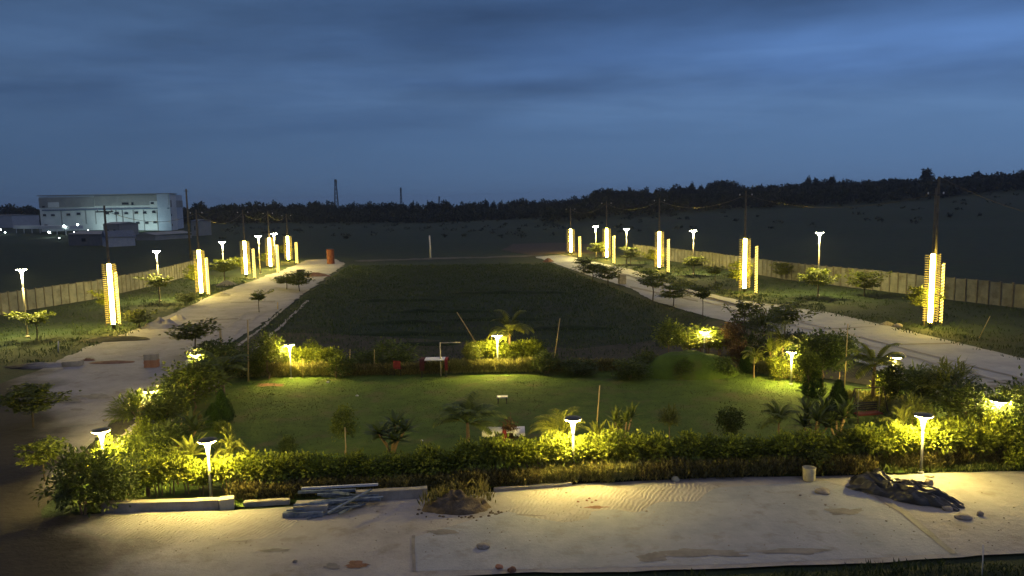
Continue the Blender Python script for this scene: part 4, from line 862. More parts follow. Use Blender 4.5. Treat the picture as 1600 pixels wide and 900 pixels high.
for i in range(230):
    px = random.uniform(200, 1590); lo = lerp_pts([(200, 812), (455, 800), (900, 775), (1600, 750)], px); stone('tiny dark clod scattered on the near road surface', px, random.uniform(lo, 866), random.uniform(1.6, 3.2), random.uniform(1.4, 2.2), None, 'clod', 'clod', 'tiny clods on the near road')

for i in range(26):
    th = random.uniform(0, 6.28); q = random.uniform(.9, 1.25); stone('crumb of soil at the foot of the brown soil heap', 712 + 62 * q * math.cos(th), 794 + 11 * q * math.sin(th) + 4, random.uniform(2.5, 6), random.uniform(2, 4), m_heap, 'clod', 'clod', 'crumbs at the foot of the soil heap')
# grey block, brick stack, drum, orange roll
def rbox(name, lb, cat, px, by, wpx, hpx, m, depth=.8, rz=0, bevel=.03):
    p = at(px, by); s_ = mpp(p); W, H = wpx * s_, hpx * s_; bm = bmesh.new(); bmesh.ops.create_cube(bm, size=1)
    for v in bm.verts: v.co = Vector((v.co.x * W, v.co.y * W * depth, (v.co.z + .5) * H))
    bmesh.ops.bevel(bm, geom=bm.edges[:], offset=bevel * W, segments=2, affect='EDGES')
    for v in bm.verts: v.co += Vector((noise.noise(v.co * 3), noise.noise(v.co * 3 + Vector((5, 0, 0))), 0)) * W * .06
    me = bpy.data.meshes.new(name); bm.to_mesh(me); bm.free(); me.materials.append(m); return tag(link(name, me, None, p + Vector((0, W * depth / 2, 0)), rz), lb, cat)
rbox('concrete_block', 'grey broken concrete block on the left road', 'block', 110, 573, 28, 8, m_kerb, .5, .2)
rbox('concrete_block', 'square concrete block standing on the far right road edge', 'block', 973, 444, 11, 15, m_kerb, .9, .1)
bk = MB(); bk.box((0, 0, .06), (.40, .2, .12), jit=.006); bme = bk.mesh('brick_block', m_brick); bk = MB(); bk.box((0, 0, .06), (.40, .2, .12), jit=.006); bme2 = bk.mesh('brick_block', m_kerb)
p0 = at(229, 575); 
for lv in range(7):
    for cx in range(2):
        for cy_ in range(2):
            q = p0 + Vector((cx * .42 + (lv % 2) * .03, .15 + cy_ * .22, lv * .122)); o = link('brick', bme if lv < 4 else bme2, None, q, random.uniform(-.05, .05))
            tag(o, ('red' if lv < 4 else 'grey') + ' brick in the small brick stack on the left road', 'brick', ('lower red' if lv < 4 else 'upper grey') + ' bricks of the stack')
for (px, by) in ((121, 571), (133, 567), (560, 882), (575, 884), (148, 566)):
    pass
def drum(name, lb, px, by, ty, wpx, m):
    p = at(px, by); h = top_z(p, px, ty); r = wpx * mpp(p) / 2; rr = thing(name, lb, 'drum', p); a = MB()
    a.lathe([(r * .95, 0), (r, .04 * h), (r * .97, .08 * h), (r * .97, .32 * h), (r, .34 * h), (r * .97, .36 * h), (r * .97, .64 * h), (r, .66 * h), (r * .97, .68 * h), (r * .97, .95 * h), (r, .98 * h)], 20); a.build('body', m, rr, True)
    a = MB(); a.lathe([(r * .93, .981 * h), (r * .93, .995 * h), (r * .1, .995 * h)], 20); a.build('lid', m_dark, rr, True)
drum('road_barrel', 'orange barrel at the far end of the left road', 517, 412, 389, 12, m_orange)
drum('road_barrel', 'dark drum among the dark trees on the left road', 470, 438, 421, 12, m_dark)
def fallen_tarp(px, by, n_=0): pass

# kerbs and slabs along the near road
def kerb(lb, a_, b_, w_, h_, m=m_kerb, name='kerb'):
    d_ = b_ - a_; L = d_.length; an = math.atan2(d_.y, d_.x); rr = Vector((-math.sin(an), math.cos(an), 0)) * w_ / 2; c = (a_ + b_) / 2 + rr
    bm = bmesh.new(); bmesh.ops.create_cube(bm, size=1)
    for v in bm.verts: v.co = Vector((v.co.x * L, v.co.y * w_, (v.co.z + .5) * h_ - .05 * (v.co.z < 0)))
    bmesh.ops.subdivide_edges(bm, edges=[e for e in bm.edges if abs((e.verts[0].co - e.verts[1].co).x) > L * .5], cuts=14)
    for v in bm.verts: v.co.z += noise.noise(v.co * 1.5) * .02; v.co.y += noise.noise(v.co * 1.5 + Vector((9, 0, 0))) * .02
    bmesh.ops.bevel(bm, geom=[e for e in bm.edges if e.calc_face_angle(0) > .8], offset=.015, segments=2, affect='EDGES')
    me = bpy.data.meshes.new(name); bm.to_mesh(me); bm.free(); me.materials.append(m); return tag(link(name, me, None, c, an), lb, 'kerb')
kerb('long concrete kerb at the left end of the near road', at(158, 802), at(342, 796), .30, .32)
kerb('pale short kerb block right of the long left kerb', at(343, 797), at(366, 794), .35, .34, M('pale_kerb', (.42, .38, .28), (.5, .46, .34), 4, .9, .01, 12))
kerb('low buried kerb edge between the pale block and the pipes', at(380, 791), at(452, 787), .22, .14)
kerb('grey kerb between the pipe heap and the soil mound', at(556, 785), at(668, 778), .28, .34)
kerb('thin kerb edge right of the soil mound', at(772, 769), at(894, 760), .14, .12)
kerb('flat pale plank lying behind the left kerb', at(262, 788), at(330, 786), .30, .08, m_sack, 'plank')

# steel tube heap
pc = at(520, 800)
tb = []
for i in range(20):
    a_ = MB(); L = random.uniform(1.0, 2.3); wv_ = random.choice((.045, .06, .08)); a_.box((0, 0, 0), (L, wv_, wv_)); 
    o = a_.build('steel_tube', m_pipe); an = random.choice((.15, .25, .5, .75, .95, 1.1, -.3, -.05)) + random.uniform(-.1, .1)
    o.location = pc + Vector((random.uniform(-.55, .75), random.uniform(-.3, .7), .06 + .022 * i)); o.rotation_euler = (random.uniform(-.3, .3), random.uniform(-.07, .07), an)
    tag(o, 'grey steel tube in the heap on the near road', 'tube', 'steel tubes in the heap')
a_ = MB(); a_.box((0, 0, 0), (2.6, .07, .07)); o = a_.build('steel_tube', m_white); o.location = at(530, 788) + Vector((0, .2, .55)); o.rotation_euler = (0, -.03, .02); tag(o, 'long pale tube lying across the top of the tube heap', 'tube')
a_ = MB(); a_.box((0, 0, 0), (1.1, .55, .22)); o = a_.build('steel_box', m_kerb); o.location = at(488, 800) + Vector((0, 0, .2)); o.rotation_euler = (0, 0, .05); tag(o, 'grey flat box section at the left of the tube heap', 'box')
a_ = MB(); a_.box((0, 0, 0), (1.3, .16, .16)); o = a_.build('steel_tube', m_pipe); o.location = at(474, 808) + Vector((0, 0, .1)); o.rotation_euler = (0, 0, .02); tag(o, 'short thick tube sticking out left of the heap', 'tube')

# crumpled black tarp
def tarp():
    A0, B0 = at(1318, 764), at(1492, 806); ax = (B0 - A0); L = ax.length; ax.normalize(); ay = Vector((-ax.y, ax.x, 0)); nx, ny = 110, 60; V = []; F = []
    Wd = 3.0
    for i in range(nx + 1):
        for j in range(ny + 1):
            u, v = i / nx, j / ny; e = min(1, 5 * u, 5 * (1 - u)); half = Wd * (.5 + .12 * noise.noise(Vector((u * 4, 1, 0)))) * (.55 + .45 * math.sin(math.pi * min(1, .12 + u)))
            yy = (v - .5) * 2 * half; P = A0 + ax * (u * L) + ay * (yy * .5 + .75)
            P = P + ax * (.35 * noise.noise(Vector((v * 3, u, 5))))
            edge = 1 - abs(v - .5) * 2; hh = .62 * (1 - u * .35) * min(1, edge * 2.2) ** .7 * e ** .6
            q = Vector((u * L * .9, yy * 1.5, 0)); rd = 1 - abs(noise.noise(q * 1.15)) * 2.0; rd2 = 1 - abs(noise.noise(q * 2.6 + Vector((7, 3, 0)))) * 2; rd3 = noise.noise(q * 6)
            z = .02 + hh * (.42 + .5 * rd * .8 + .32 * rd2 * .6) + .035 * rd3 * (.4 + e)
            V.append((P.x + .12 * noise.noise(q * 2), P.y + .12 * noise.noise(q * 2 + Vector((3, 0, 0))), max(.022, z)))
    for i in range(nx):
        for j in range(ny): a_ = i * (ny + 1) + j; F.append((a_, a_ + ny + 1, a_ + ny + 2, a_ + 1))
    mb = MB(); c = np.array(V).mean(0); c[2] = 0; mb.add(np.array(V) - c, F); tag(mb.build('tarp', m_tarp, smooth=False, loc=tuple(c)), 'crumpled black plastic tarp heaped on the right of the near road', 'tarp')
tarp()
# white bucket-like sack
p = at(1264, 751); s_ = mpp(p); a = MB(); a.lathe([(.19, 0), (.235, .05), (.24, .25), (.245, .42), (.262, .50), (.235, .50), (.22, .40)], 20); rr = thing('bucket', 'pale upright plastic bucket at the far edge of the near road', 'bucket', p); rr.scale = (.9, .9, .98); a.build('shell', m_sack, rr, True)
stone('heap of broken plaster in front of the pale bucket', 1285, 770, 26, 8)

# ------------------------------------------------------------------ stakes and posts
def stake(lb, px, by, tx, ty, r=.03, m=m_stake, name='stake', cat='stake'):
    p = at(px, by); d_ = ray(tx, ty); q = Vector((0, 0, CAM_Z)) + d_ * (p.y / d_.y) - p; a = MB(); a.tube([(0, 0, -.05), (q.x * .5 + .01, q.y * .5, q.z * .5), tuple(q)], [r, r * .9, r * .8], 8); return tag(a.build(name, m, None, True, p), lb, cat)
stake('tall bamboo stake beside the middle front lamp', 930, 690, 937, 602, .032); stake('long thin stake above the two right conifers', 1318, 622, 1325, 506, .03)
stake('slim brown stake behind the right front lamp', 1453, 664, 1461, 604, .035); stake('short pale stake in the left planting', 283, 664, 281, 616, .05)
stake('thick wooden post at the far left lawn corner', 388, 596, 387, 500, .055); stake('short wooden post on the left road edge', 345, 542, 344, 513, .10)
stake('small white marker stake on the left verge', 91, 550, 91, 533, .05, m_white); stake('tiny marker stake on the left road edge', 434, 483, 434, 472, .06)
stake('thin pale stake in the verge grass at the lower right', 1534, 900, 1536, 851, .016, m_white); stake('leaning pole in the dark field behind the lawn', 743, 534, 714, 488, .045)
stake('thin upright stake in the dark field right of the lamp', 864, 575, 875, 497, .03); stake('slim stake on the front lawn by the dim sapling', 541, 745, 539, 668, .022)
stake('pale post standing alone in the far field', 673, 403, 671, 368, .17, m_white, 'field_post', 'post')
stake('leaning dry reed on the right verge', 1530, 527, 1547, 494, .03); stake('thin wire stake in the back left hedge', 473, 592, 473, 560, .02)
for px, lb in ((546, 'thin pale stake behind the back left hedge'), (584, 'thin pale stake behind the dark rear hedge')): stake(lb, px, 584, px + 1, 546, .02)
# frame with a crossbar
p = at(689, 588); a = MB(); h = top_z(p, 689, 535); rr = thing('goal_frame', 'thin post with a crossbar arm behind the white topped table', 'frame', p); a.tube([(0, 0, -.03), (0, 0, h)], .035, 8); a.build('post', m_polem, rr, True); a = MB(); a.tube([(0, 0, h - .03), (32 * mpp(p), 0, h - .02)], .025, 8); a.build('crossbar', m_polem, rr, True)

# ------------------------------------------------------------------ tables, chair, stool, swing
def table(lb, px, by, ty, wpx, cloth, depth=.9, rz=0, legs=m_dark, name='table'):
    p = at(px, by); W = wpx * mpp(p); D = W * depth * .6; h = top_z(p, px, ty); rr = thing(name, lb, 'table', p + Vector((0, D / 2, 0)), rz); a = MB(); a.box((0, 0, h), (W, D, .05)); a.build('tabletop', cloth, rr)
    for sx in (-1, 1):
        for sy in (-1, 1): a = MB(); a.tube([(sx * W * .46, sy * D * .44, -.02), (sx * W * .46, sy * D * .44, h - .026)], .03, 6); a.build('leg', legs, rr)
    return rr, W, D, h
def drape(rr, W, D, h, x0, x1, drop, m, lb, name='tablecloth', seed=0):
    a = MB(); nx, V, F = 16, [], []
    prof = [(-D / 2 - .03, h - drop), (-D / 2 - .03, h - drop * .5), (-D / 2 - .02, h + .03), (0, h + .035), (D / 2 + .02, h + .03), (D / 2 + .03, h - drop * .6)]
    for i in range(nx + 1):
        u = x0 + (x1 - x0) * i / nx
        for j, (y, z) in enumerate(prof):
            wv_ = .03 * math.sin(i * 1.9 + seed) * (j in (0, 1, 5)); V.append((u, y - abs(wv_) if y < 0 else y + abs(wv_), z + .02 * math.sin(i * 1.3 + seed) * (j == 0)))
    for i in range(nx):
        for j in range(5): F.append((i * 6 + j, i * 6 + 6 + j, i * 6 + 7 + j, i * 6 + 1 + j))
    a.add(V, F); o = a.build(name, m, None, True, rr.location, rr.rotation_euler.z); tag(o, lb, 'cloth'); return o
rr, W, D, h = table('table with white top and red edge at the back of the lawn', 678, 590, 563, 42, m_cloth)
drape(rr, W, D, h, W * .42, W * .54, .6, m_red, 'dark red cloth hanging on the right end of the back table'); drape(rr, W, D, h, -W * .53, -W * .34, .6, M('maroon', (.06, .012, .015), rough=.9), 'dark maroon cloth hanging on the left end of the back table', seed=2)
def chair(lb, px, by, hh, m, rz):
    p = at(px, by); rr = thing('chair', lb, 'chair', p + Vector((0, .25, 0)), rz); a = MB(); a.box((0, 0, .45), (.46, .44, .04)); a.build('seat', m, rr); a = MB(); a.box((0, .22, .72), (.46, .035, .42)); a.build('backrest', m, rr)
    for sx in (-1, 1):
        for sy in (-1, 1): a = MB(); a.tube([(sx * .21, sy * .2, -.02), (sx * .2, sy * .19, .43)], .02, 6); a.build('leg', m_dark, rr)
    return rr
chair('red chair left of the back table', 622, 588, .9, m_red, 2.9)
rr, W, D, h = table('wide white table behind the middle front hedge', 787, 712, 676, 66, m_white, .7)
drape(rr, W, D, h, -W * .52, -W * .2, .14, m_cloth, 'white cloth over the left end of the front white table'); drape(rr, W, D, h, W * .25, W * .53, .14, m_cloth, 'white cloth over the right end of the front white table', seed=1); drape(rr, W, D, h, -W * .02, W * .08, .45, m_red, 'red cloth over the middle of the front white table', seed=3)
p = at(785, 630); rr = thing('stool', 'small white stool lying on the lawn', 'stool', p); a = MB(); a.box((0, 0, .34), (.55, .36, .05)); a.build('seat', m_white, rr)
for sx in (-1, 1):
    for sy in (-1, 1): a = MB(); a.tube([(sx * .22, sy * .14, -.01), (sx * .2, sy * .12, .32)], .025, 6); a.build('leg', m_dark, rr)
p = at(1356, 662); s_ = mpp(p); H = top_z(p, 1356, 606); rr = thing('garden_swing', 'arched garden swing with dark red seat beside the right conifers', 'swing', p, .15)
for sx in (-1, 1):
    a = MB(); a.tube([(sx * .75, -.45, -.02), (sx * .72, -.2, H * .6), (sx * .70, 0, H), (sx * .72, .2, H * .6), (sx * .75, .45, -.02)], .028, 8); a.build('side_frame', m_barkd, rr, True)
a = MB(); a.tube([(-.72, 0, H), (.72, 0, H)], .028, 8); a.build('top_bar', m_barkd, rr, True); a = MB(); a.box((0, 0, .48), (1.15, .45, .07)); a.build('seat', M('swing_red', (.16, .035, .03), (.22, .05, .04), 5, .8), rr); a = MB()
for q in range(4): a.box((0, .22, .60 + q * .1), (1.15, .03, .07))
a.build('backrest', m_dark, rr)
for sx in (-1, 1): a = MB(); a.tube([(sx * .5, 0, H), (sx * .52, 0, .5)], .01, 5); a.build('chain', m_steel, rr)
# circular bed patch on the lawn
blob(423, 602, 20, 2.8, .012, m_redsoil, 'soil_patch', 3)
for px, py, lb in ((512, 598, 'scrap of white paper on the back left lawn'), (558, 619, 'small white scrap on the left lawn'), (659, 689, 'small white scrap near the hedge on the lawn')): stone(lb, px, py, 5, 2.5, m_white, 'litter', 'litter')

# ------------------------------------------------------------------ grass as blades
def grass(name, polys, m, dens, hmin, hmax, z=0.0, clump=0, maxn=60000):
    mb = MB()
    for L in polys:
        pts = [at(*p) for p in L]; xs = [p.x for p in pts]; ys = [p.y for p in pts]; area = abs(sum(pts[i].x * pts[(i + 1) % len(pts)].y - pts[(i + 1) % len(pts)].x * pts[i].y for i in range(len(pts)))) / 2
        n = int(min(maxn, area * dens)); bb = (max(xs) - min(xs)) * (max(ys) - min(ys)); k = int(n * bb / max(area, .1)) + 1
        X = rng.uniform(min(xs), max(xs), k); Y = rng.uniform(min(ys), max(ys), k); ins = np.zeros(k, bool); j = len(pts) - 1
        for i in range(len(pts)):
            c = ((ys[i] > Y) != (ys[j] > Y)) & (X < (xs[j] - xs[i]) * (Y - ys[i]) / (ys[j] - ys[i] + 1e-12) + xs[i]); ins ^= c; j = i
        X, Y = X[ins], Y[ins]; 
        nz = np.array([noise.noise(Vector((a_ * .7, b_ * .7, 0))) + .5 * noise.noise(Vector((a_ * 2.2, b_ * 2.2, 3))) for a_, b_ in zip(X, Y)]); keep = nz > clump; X, Y, nz = X[keep], Y[keep], nz[keep]
        n = len(X); hh = rng.uniform(hmin, hmax, n) * (.7 + np.clip(nz, 0, 1)); D = np.stack([rng.normal(size=n) * .35, rng.normal(size=n) * .35, np.ones(n)], 1)
        mb.leaves(np.stack([X, Y, np.full(n, z)], 1), D, rnd_dir(n) * np.array([1, 1, .1]), hh, hh * .11 + .006 + .0006 * Y, .2)
    return tag(mb.build(name, m), kind='stuff')
grass('verge_grass', [[(1330, 742), (1480, 739), (1600, 737), (1700, 734), (1700, 722), (1330, 731)], [(1010, 745), (1330, 740), (1330, 730), (1010, 738)], [(400, 786), (480, 780), (480, 770), (400, 776)]], L_grass, 170, .16, .42, 0, -.6)
grass('foreground_grass', [[(640, 915), (1160, 896), (1600, 873), (1700, 900), (1700, 1050), (500, 1050), (450, 925)]], L_gfield, 160, .12, .3, -.06, -.5)
grass('soil_grass', [[(655, 800), (775, 796), (765, 772), (690, 772)]], L_low, 150, .25, .5, .18, -.5)
grass('road_side_grass', [[(1260, 486), (1370, 509), (1460, 531), (1700, 590), (1700, 555), (1480, 505), (1350, 488)], [(1290, 486), (1120, 462), (1120, 452), (1290, 470)], [(60, 575), (150, 540), (240, 512), (240, 500), (120, 520), (20, 560)], [(262, 492), (330, 463), (395, 437), (380, 433), (300, 462)], [(985, 421), (1080, 452), (1110, 452), (1000, 415)]], L_gfield, 22, .12, .34, -.05, -.1)
grass('field_grass', [[(545, 415), (400, 515), (372, 560), (560, 575), (700, 575), (900, 565), (1040, 545), (1110, 497), (1010, 470), (860, 412)]], L_gfield, 15, .12, .38, -.05, -.35, 60000)
grass('far_verge_grass', [[(1700, 552), (1460, 502), (1300, 475), (1120, 445), (1000, 412), (990, 404), (1230, 440), (1480, 471), (1700, 492)], [(-60, 600), (130, 530), (280, 480), (380, 434), (305, 430), (150, 470), (-60, 508)]], L_gfield, 9, .12, .34, -.05, -.05, 40000)
grass('lawn_grass', [[(372, 590), (560, 587), (900, 580), (1180, 578), (1300, 606), (1400, 660), (1500, 705), (1330, 725), (900, 738), (560, 756), (230, 772), (300, 690)]], L_grass, 42, .03, .07, .004, -1, 50000)

# ------------------------------------------------------------------ far tree line
far_labels = [(0, 300, 'dark tree in the low tree line behind the factory'), (300, 520, 'dark tree in the far tree line left of the tall mast'), (520, 930, 'dark tree in the far central tree line'), (930, 1240, 'dark tree on the wooded rise right of centre'), (1240, 1700, 'dark tree on the high wooded ridge at the right')]
TLX = [0, 60, 290, 320, 400, 450, 520, 700, 860, 915, 935, 960, 1000, 1050, 1100, 1143, 1160, 1200, 1290, 1400, 1500, 1600, 1640]
TLY = [323, 325, 325, 323, 319, 318, 318, 318, 312, 309, 298, 298, 301, 293, 290, 285, 294, 293, 283, 281, 279, 275, 268]
x = -20; i = 0
def farplant(key, lb, px, topy, wpx, Y=None, group=None, zoff=0):
    Y = Y or random.uniform(430, 505); X = at_dist(px, Y); z = hill(X, Y) - 1.0; base = Vector((X, Y, z)); d_ = ray(px, topy); X = d_.x / d_.y * Y; base.x = X
    return plant(key, 'tree', lb, 'tree', px, 0, topy, wpx, group=group, base=base)
while x < 1640:
    lb = stretch(max(0, x), far_labels); key = random.choice(('far_round', 'far_round', 'far_wide', 'far_tall', 'far_round'))
    w_ = random.uniform(12, 22) * (.55 if key == 'far_tall' else 1.4 if key == 'far_wide' else 1)
    farplant(key, lb, x, lerp_pts(list(zip(TLX, TLY)), x) + random.uniform(-3.5, 4), w_, group='far trees: ' + lb[13:40].strip()); x += random.uniform(7, 12); i += 1
for key, px, ty, w_, lb in (('far_airy', 1448, 264, 17, 'tallest open crowned tree on the right ridge behind the tall pole'), ('far_tall', 1263, 277, 9, 'slim tree standing out left on the high ridge'), ('far_tall', 1300, 276, 13, 'pointed tree standing out on the high ridge'), ('far_airy', 1275, 279, 9, 'thin tree between the slim and pointed ridge trees'), ('far_airy', 1527, 269, 13, 'open crowned tree on the ridge near the right edge'),
                            ('far_round', 935, 296, 16, 'round tree at the left start of the wooded rise'), ('far_round', 950, 296, 18, 'second round tree at the left start of the wooded rise'), ('far_tall', 984, 293, 9, 'pointed tree on the wooded rise'), ('far_round', 1008, 294, 12, 'small round tree in the gap of the wooded rise'), ('far_wide', 1125, 284, 36, 'broad tree clump topping the wooded rise'), ('far_tall', 1082, 286, 8, 'slim pointed tree left of the broad clump'), ('far_round', 309, 316, 20, 'round tree right of the pale factory'), ('far_wide', 360, 320, 44, 'broad tree behind the left light poles'), ('far_round', 487, 317, 12, 'small round tree left of the tall mast'), ('far_tall', 1478, 276, 9, 'narrow tree right of the tall ridge tree'), ('far_tall', 1600, 266, 20, 'tall tree at the right picture edge')):
    farplant(key, lb, px, ty, w_, 440)
# wood below the ridge: one mass
mb = MB()
for k in range(3600):
    px = random.uniform(-60, 1700); Y = random.uniform(330, 470) if px > 850 else random.uniform(400, 500); X = at_dist(px, Y); z = hill(X, Y)
    topz = z + random.uniform(3, 7.5); r = random.uniform(2.2, 4.5); n = 26; P = np.array([X, Y, (z + topz) / 2]) + rnd_dir(n) * np.array([r, r, (topz - z) / 2]) * rng.uniform(.5, 1, (n, 1)); mb.leaves(P, rnd_dir(n) + np.array([0, 0, .4]), rnd_dir(n), rng.uniform(1.0, 2.2, n), rng.uniform(.9, 1.8, n))
tag(mb.build('woodland', L_far), kind='stuff')
# scattered scrub in the far fields
mb = MB()
for k in range(260):
    Y = random.uniform(230, 400); px = random.uniform(-30, 1660)
    if px < 330 and Y > 190: continue
    if 470 < px < 930 and Y < 185: continue
    X = at_dist(px, Y); z = hill(X, Y); r = random.uniform(.3, 1.0); n = 14; P = np.array([X, Y, z + r * .3]) + rnd_dir(n) * r * np.array([1.6, 1, .5]); mb.leaves(P, rnd_dir(n) + np.array([0, 0, .5]), rnd_dir(n), rng.uniform(.5, 1.1, n), rng.uniform(.3, .7, n))
tag(mb.build('scrub', L_far), kind='stuff')

# ------------------------------------------------------------------ factory and sheds
m_fw = M('factory_wall', (.40, .44, .46), (.50, .53, .54), .15, .9, world=True); m_fg = M('factory_cladding', (.18, .19, .20), (.24, .25, .25), .2, .8, world=True); m_glass = M('dark_glass', (.02, .025, .035), rough=.2); m_band = M('band_blue', (.10, .14, .2), rough=.8)
def facade(name, lb, px0, px1, by0, by1, ty0, ty1, dep, m, cat='building'):
    a_, b_ = at(px0, by0), at(px1, by1); d_ = b_ - a_; L = d_.length; an = math.atan2(d_.y, d_.x); h0, h1 = top_z(a_, px0, ty0), top_z(b_, px1, ty1); rr = thing(name, lb, cat, a_, an); a = MB(); h = (h0 + h1) / 2
    a.add([(0, 0, -.5), (L, 0, -.5), (L, dep, -.5), (0, dep, -.5), (0, 0, h0), (L, 0, h1), (L, dep, h1), (0, dep, h0)], [(0, 1, 5, 4), (1, 2, 6, 5), (2, 3, 7, 6), (3, 0, 4, 7), (4, 5, 6, 7)]); a.build('wall', m, rr)
    return rr, L, h0, h1
FB = (66, 268, 371, 367, 308, 303)
fr, L, h0, h1 = facade('factory_building', 'large pale industrial building with grey upper cladding at left', *FB, 7, m_fw)
L_F = L; sx_, sy_ = L / 202.0, (h0 + h1) / 2 / 63.5
def fz(px, py): base = 371 - (px - 66) / 202 * 4; return (base - py) * sy_
def fx(px): return (px - 66) * sx_
def fpart(name, m, x0, x1, y0, y1, th=.12, par=None):
    a = MB(); X0, X1, Z1, Z0 = fx(x0), fx(x1), fz((x0 + x1) / 2, y0), fz((x0 + x1) / 2, y1); a.box(((X0 + X1) / 2, -th / 2 + .0, (Z0 + Z1) / 2), (X1 - X0, th, Z1 - Z0)); return a.build(name, m, par or fr)
fpart('cladding', m_fg, 66, 151, 309, 324, .25); fpart('cladding', m_fg, 152, 268, 305, 321, .28); fpart('floor_band', m_band, 70, 268, 326, 328, .4); fpart('wall_patch', m_fw, 80, 97, 316, 324, .35); fpart('wall_patch', m_fw, 238, 264, 314, 324, .35)
for x_ in (99, 137, 152, 184, 194, 211, 227, 248): fpart('rib', m_fg, x_ - .4, x_ + .4, 328, 366 if x_ > 200 else 350, .35)
a = MB(); a.box((L / 2, 3.3, max(h0, h1) + .2), (L + .8, 8, .35)); o = a.build('roof', m_fg, fr); o.rotation_euler.y = -math.atan2(h1 - h0, L); o.location.z += (h1 - h0) / 2 * 1.0; o.location.z = -(0) ; 
o.location = (0, 0, 0); o.rotation_euler = (0, 0, 0)
for x_, y_, w_, h_ in [(73, 323, 4, 2.5), (73, 336, 4, 3), (86, 336, 5, 2.5), (110, 335, 5, 3), (126, 334, 5, 3), (170, 333, 6, 3), (185, 333, 6, 3), (200, 333, 5, 2.5), (216, 332, 5, 3), (229, 332, 5, 3), (243, 331, 5, 3), (200, 318, 10, 3), (211, 318, 3, 4), (242, 317, 5, 3), (217, 348, 5, 3), (231, 348, 5, 3), (244, 347, 5, 3), (232, 362, 7, 4), (219, 362, 4, 3), (74, 352, 4, 2.5)]:
    f_ = fpart('window', m_glass, x_ - w_ / 2, x_ + w_ / 2, y_ - h_ / 2, y_ + h_ / 2, .42); fpart('sill', m_fg, x_ - w_ / 2 - .5, x_ + w_ / 2 + .5, y_ + h_ / 2 + .15, y_ + h_ / 2 + .7, .55, f_)
o_, L2, _, _ = facade('factory_wing', 'bluish end wing at the right side of the pale factory', 269, 288, 367, 364, 303, 305, 5, M('wing_wall', (.30, .36, .44), (.36, .42, .5), .3, .9, world=True))
for zz in (4.2, 8.4):
    for xx in (1.3, 3.4): a = MB(); a.box((xx, -.05, zz), (.9, .2, 1.0)); a.build('window', m_glass, o_)
a = MB(); a.box((L2 / 2, -.06, 13.2), (L2, .2, 3)); a.build('cladding', m_fg, o_)
def shed(lb, px0, px1, by0, by1, ty, dep, mw, mr, roofh=.8, wins=2, name='shed'):
    rr, L, h0, h1 = facade(name, lb, px0, px1, by0, by1, ty, ty, dep, mw); a = MB(); h = max(h0, h1)
    a.add([(-.3, -.3, h), (L + .3, -.3, h), (L + .3, dep + .3, h), (-.3, dep + .3, h), (-.3, dep / 2, h + roofh), (L + .3, dep / 2, h + roofh)], [(0, 1, 5, 4), (2, 3, 4, 5), (0, 4, 3), (1, 2, 5), (0, 3, 2, 1)]); a.build('roof', mr, rr)
    for k in range(wins): a = MB(); a.box((L * (k + .6) / (wins + .3), -.03, h * .55), (L * .12, .1, h * .25)); a.build('window', m_glass, rr)
m_blue = M('blue_roof', (.05, .075, .12), (.08, .11, .17), 2, .6); m_bw = M('blue_wall', (.26, .30, .38), (.32, .36, .44), 1, .9)
shed('small bluish white shed in front of the factory', 168, 212, 388, 386, 371, 7, m_bw, m_blue, 1.8, 0); shed('grey flat building between shed and factory', 163, 188, 377, 377, 350, 8, m_fg, m_fg, .6, 2); shed('dim grey shed left of the bluish shed', 108, 160, 386, 386, 366, 8, M('dimwall', (.10, .11, .13), (.13, .14, .16), 1, .9), m_fg, .8, 1)
shed('pale block building at the left picture edge', -20, 21, 365, 365, 337, 14, M('pale', (.32, .34, .38), (.38, .4, .44), .5, .9), m_fg, .3, 0); shed('small white house right of the factory', 300, 312, 371, 371, 345, 6, m_fg, m_blue, .5, 1); shed('low building right of the factory with grey roof', 243, 300, 378, 374, 367, 8, m_fg, m_fg, .8, 0)
shed('little flat roofed block on the canopy roof side', 33, 57, 362, 362, 348, 8, m_fg, m_fg, .2, 0)
# canopy
p = at(24, 372); p2 = at(112, 374); L = (p2 - p).length; rr = thing('canopy', 'long white entrance canopy on posts left of the factory', 'canopy', p, math.atan2(p2.y - p.y, p2.x - p.x)); h = top_z(p, 24, 355); a = MB(); a.box((L / 2, 2, h), (L, 5, 1.2)); a.build('roof', M('canopy_white', (.45, .48, .5), rough=.8), rr)
for k in range(7): a = MB(); a.tube([(L * (k + .3) / 6.8, -.2, -.1), (L * (k + .3) / 6.8, -.2, h - .61)], .16, 8); a.build('post', m_white, rr)
# flood lights of the yard
m_flood = M('flood_glow', (1, 1, 1), emit=(.80, 1.0, .92), estr=55)
for px, py, by, r, lb in ((102, 353.5, 374, 3.0, 'brightest white floodlight left of the factory'), (78, 363, 376, 2.6, 'second bright floodlight, low before the canopy'), (123, 351, 372, 1.9, 'small floodlight against the factory wall'), (117, 363, 378, 1.3, 'small low floodlight right of the bright one'), (93, 372, 381, 1.2, 'lowest small floodlight in the yard'), (2, 359, 374, 2.0, 'floodlight at the left picture edge'), (9, 363, 374, 1.4, 'smaller light beside the left edge floodlight'), (139, 360, 376, .7, 'tiny yard light near the tall left pole')):
    p = at(px, by); z = top_z(p, px, py); s_ = mpp(p); r *= 1.35; rr = thing('floodlight', lb, 'floodlight', p, 0, 'yard floodlights'); a = MB(); a.tube([(0, 0, -.1), (0, 0, z)], .08, 6); a.build('pole', m_dark, rr); a = MB(); a.lathe([(r * s_ * .3, z - .35 * r * s_), (r * s_ * .5, z), (r * s_ * .3, z + .35 * r * s_)], 10); a.build('lamp_head', m_flood, rr, True)
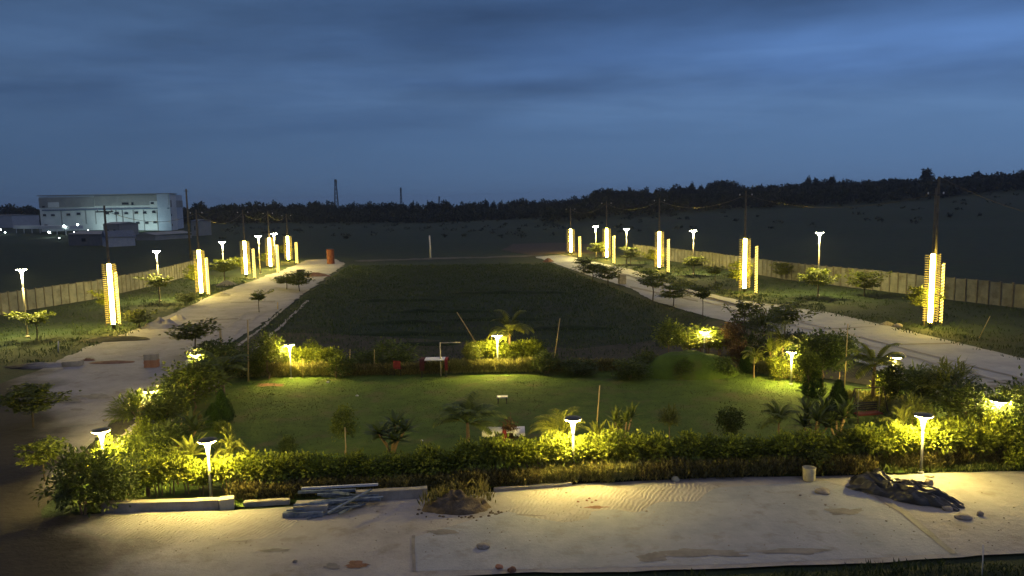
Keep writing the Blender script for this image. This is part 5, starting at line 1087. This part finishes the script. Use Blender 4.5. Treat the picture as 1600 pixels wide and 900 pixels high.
# unseen spotlights without fixtures, added before the factory to brighten its wall
for fx_, fy_, pw in ((.18, -9, 400), (.52, -10, 4200), (.84, -11, 4600)):
    ld = bpy.data.lights.new('unseen_wall_spot', 'SPOT'); ld.energy = pw; ld.color = (.74, 1, .93); ld.spot_size = R(140); ld.spot_blend = .9; ld.shadow_soft_size = .3; o = bpy.data.objects.new('unseen_wall_spot', ld); COL.objects.link(o); o.parent = fr
    o.location = (L_F * fx_, fy_, 2.5); o.rotation_euler = Vector((0, 11, 6)).to_track_quat('-Z', 'Y').to_euler()
# lattice masts
def mast(lb, px, Y, ty, wpx, base_y=0):
    X = at_dist(px, Y); d_ = ray(px, ty); z = CAM_Z + d_.z / d_.y * Y; g = hill(X, Y); H = z - g; w0 = wpx * Y / FPX / 2; rr = thing('lattice_mast', lb, 'mast', (d_.x / d_.y * Y, Y, g)); a = MB()
    cs = [(-1, -1), (1, -1), (1, 1), (-1, 1)]; n = 9
    for cx, cy_ in cs: a.tube([(cx * w0, cy_ * w0, 0), (cx * w0 * .25, cy_ * w0 * .25, H)], .22, 4)
    for k in range(n):
        t0, t1 = k / n, (k + 1) / n; r0, r1 = w0 * (1 - .75 * t0), w0 * (1 - .75 * t1)
        for q in range(4): c0, c1 = cs[q], cs[(q + 1) % 4]; a.tube([(c0[0] * r0, c0[1] * r0, H * t0), (c1[0] * r1, c1[1] * r1, H * t1)], .13, 4); a.tube([(c0[0] * r0, c0[1] * r0, H * t0), (c1[0] * r0, c1[1] * r0, H * t0)], .13, 4)
    a.build('tower', m_mast, rr); a = MB()
    for q in range(3): a.box((math.cos(q * 2.1) * w0 * .5, math.sin(q * 2.1) * w0 * .5, H * .93), (.5, .5, 2.4))
    a.build('antenna', m_mast, rr)
m_mast = M('mast_steel', (.05, .055, .065), rough=.8)
mast('taller lattice mast on the horizon left of centre', 524, 560, 280, 7); mast('shorter mast on the horizon right of the taller one', 626, 620, 293, 4); mast('faint low mast farthest right on the central horizon', 686, 700, 307, 4)

# ------------------------------------------------------------------ evening haze
HZD = 0.0002
if HZD:
    mh = bpy.data.materials.new('evening_haze'); mh.use_nodes = True; t = mh.node_tree; t.nodes.clear(); o_ = t.nodes.new('ShaderNodeOutputMaterial'); v_ = t.nodes.new('ShaderNodeVolumePrincipled')
    v_.inputs['Color'].default_value = (.62, .74, .95, 1); v_.inputs['Density'].default_value = HZD; v_.inputs['Anisotropy'].default_value = .5; t.links.new(v_.outputs[0], o_.inputs['Volume'])
    mb = MB(); mb.box((0, 1700, 20), (9000, 4200, 80)); tag(mb.build('haze', mh), kind='stuff')
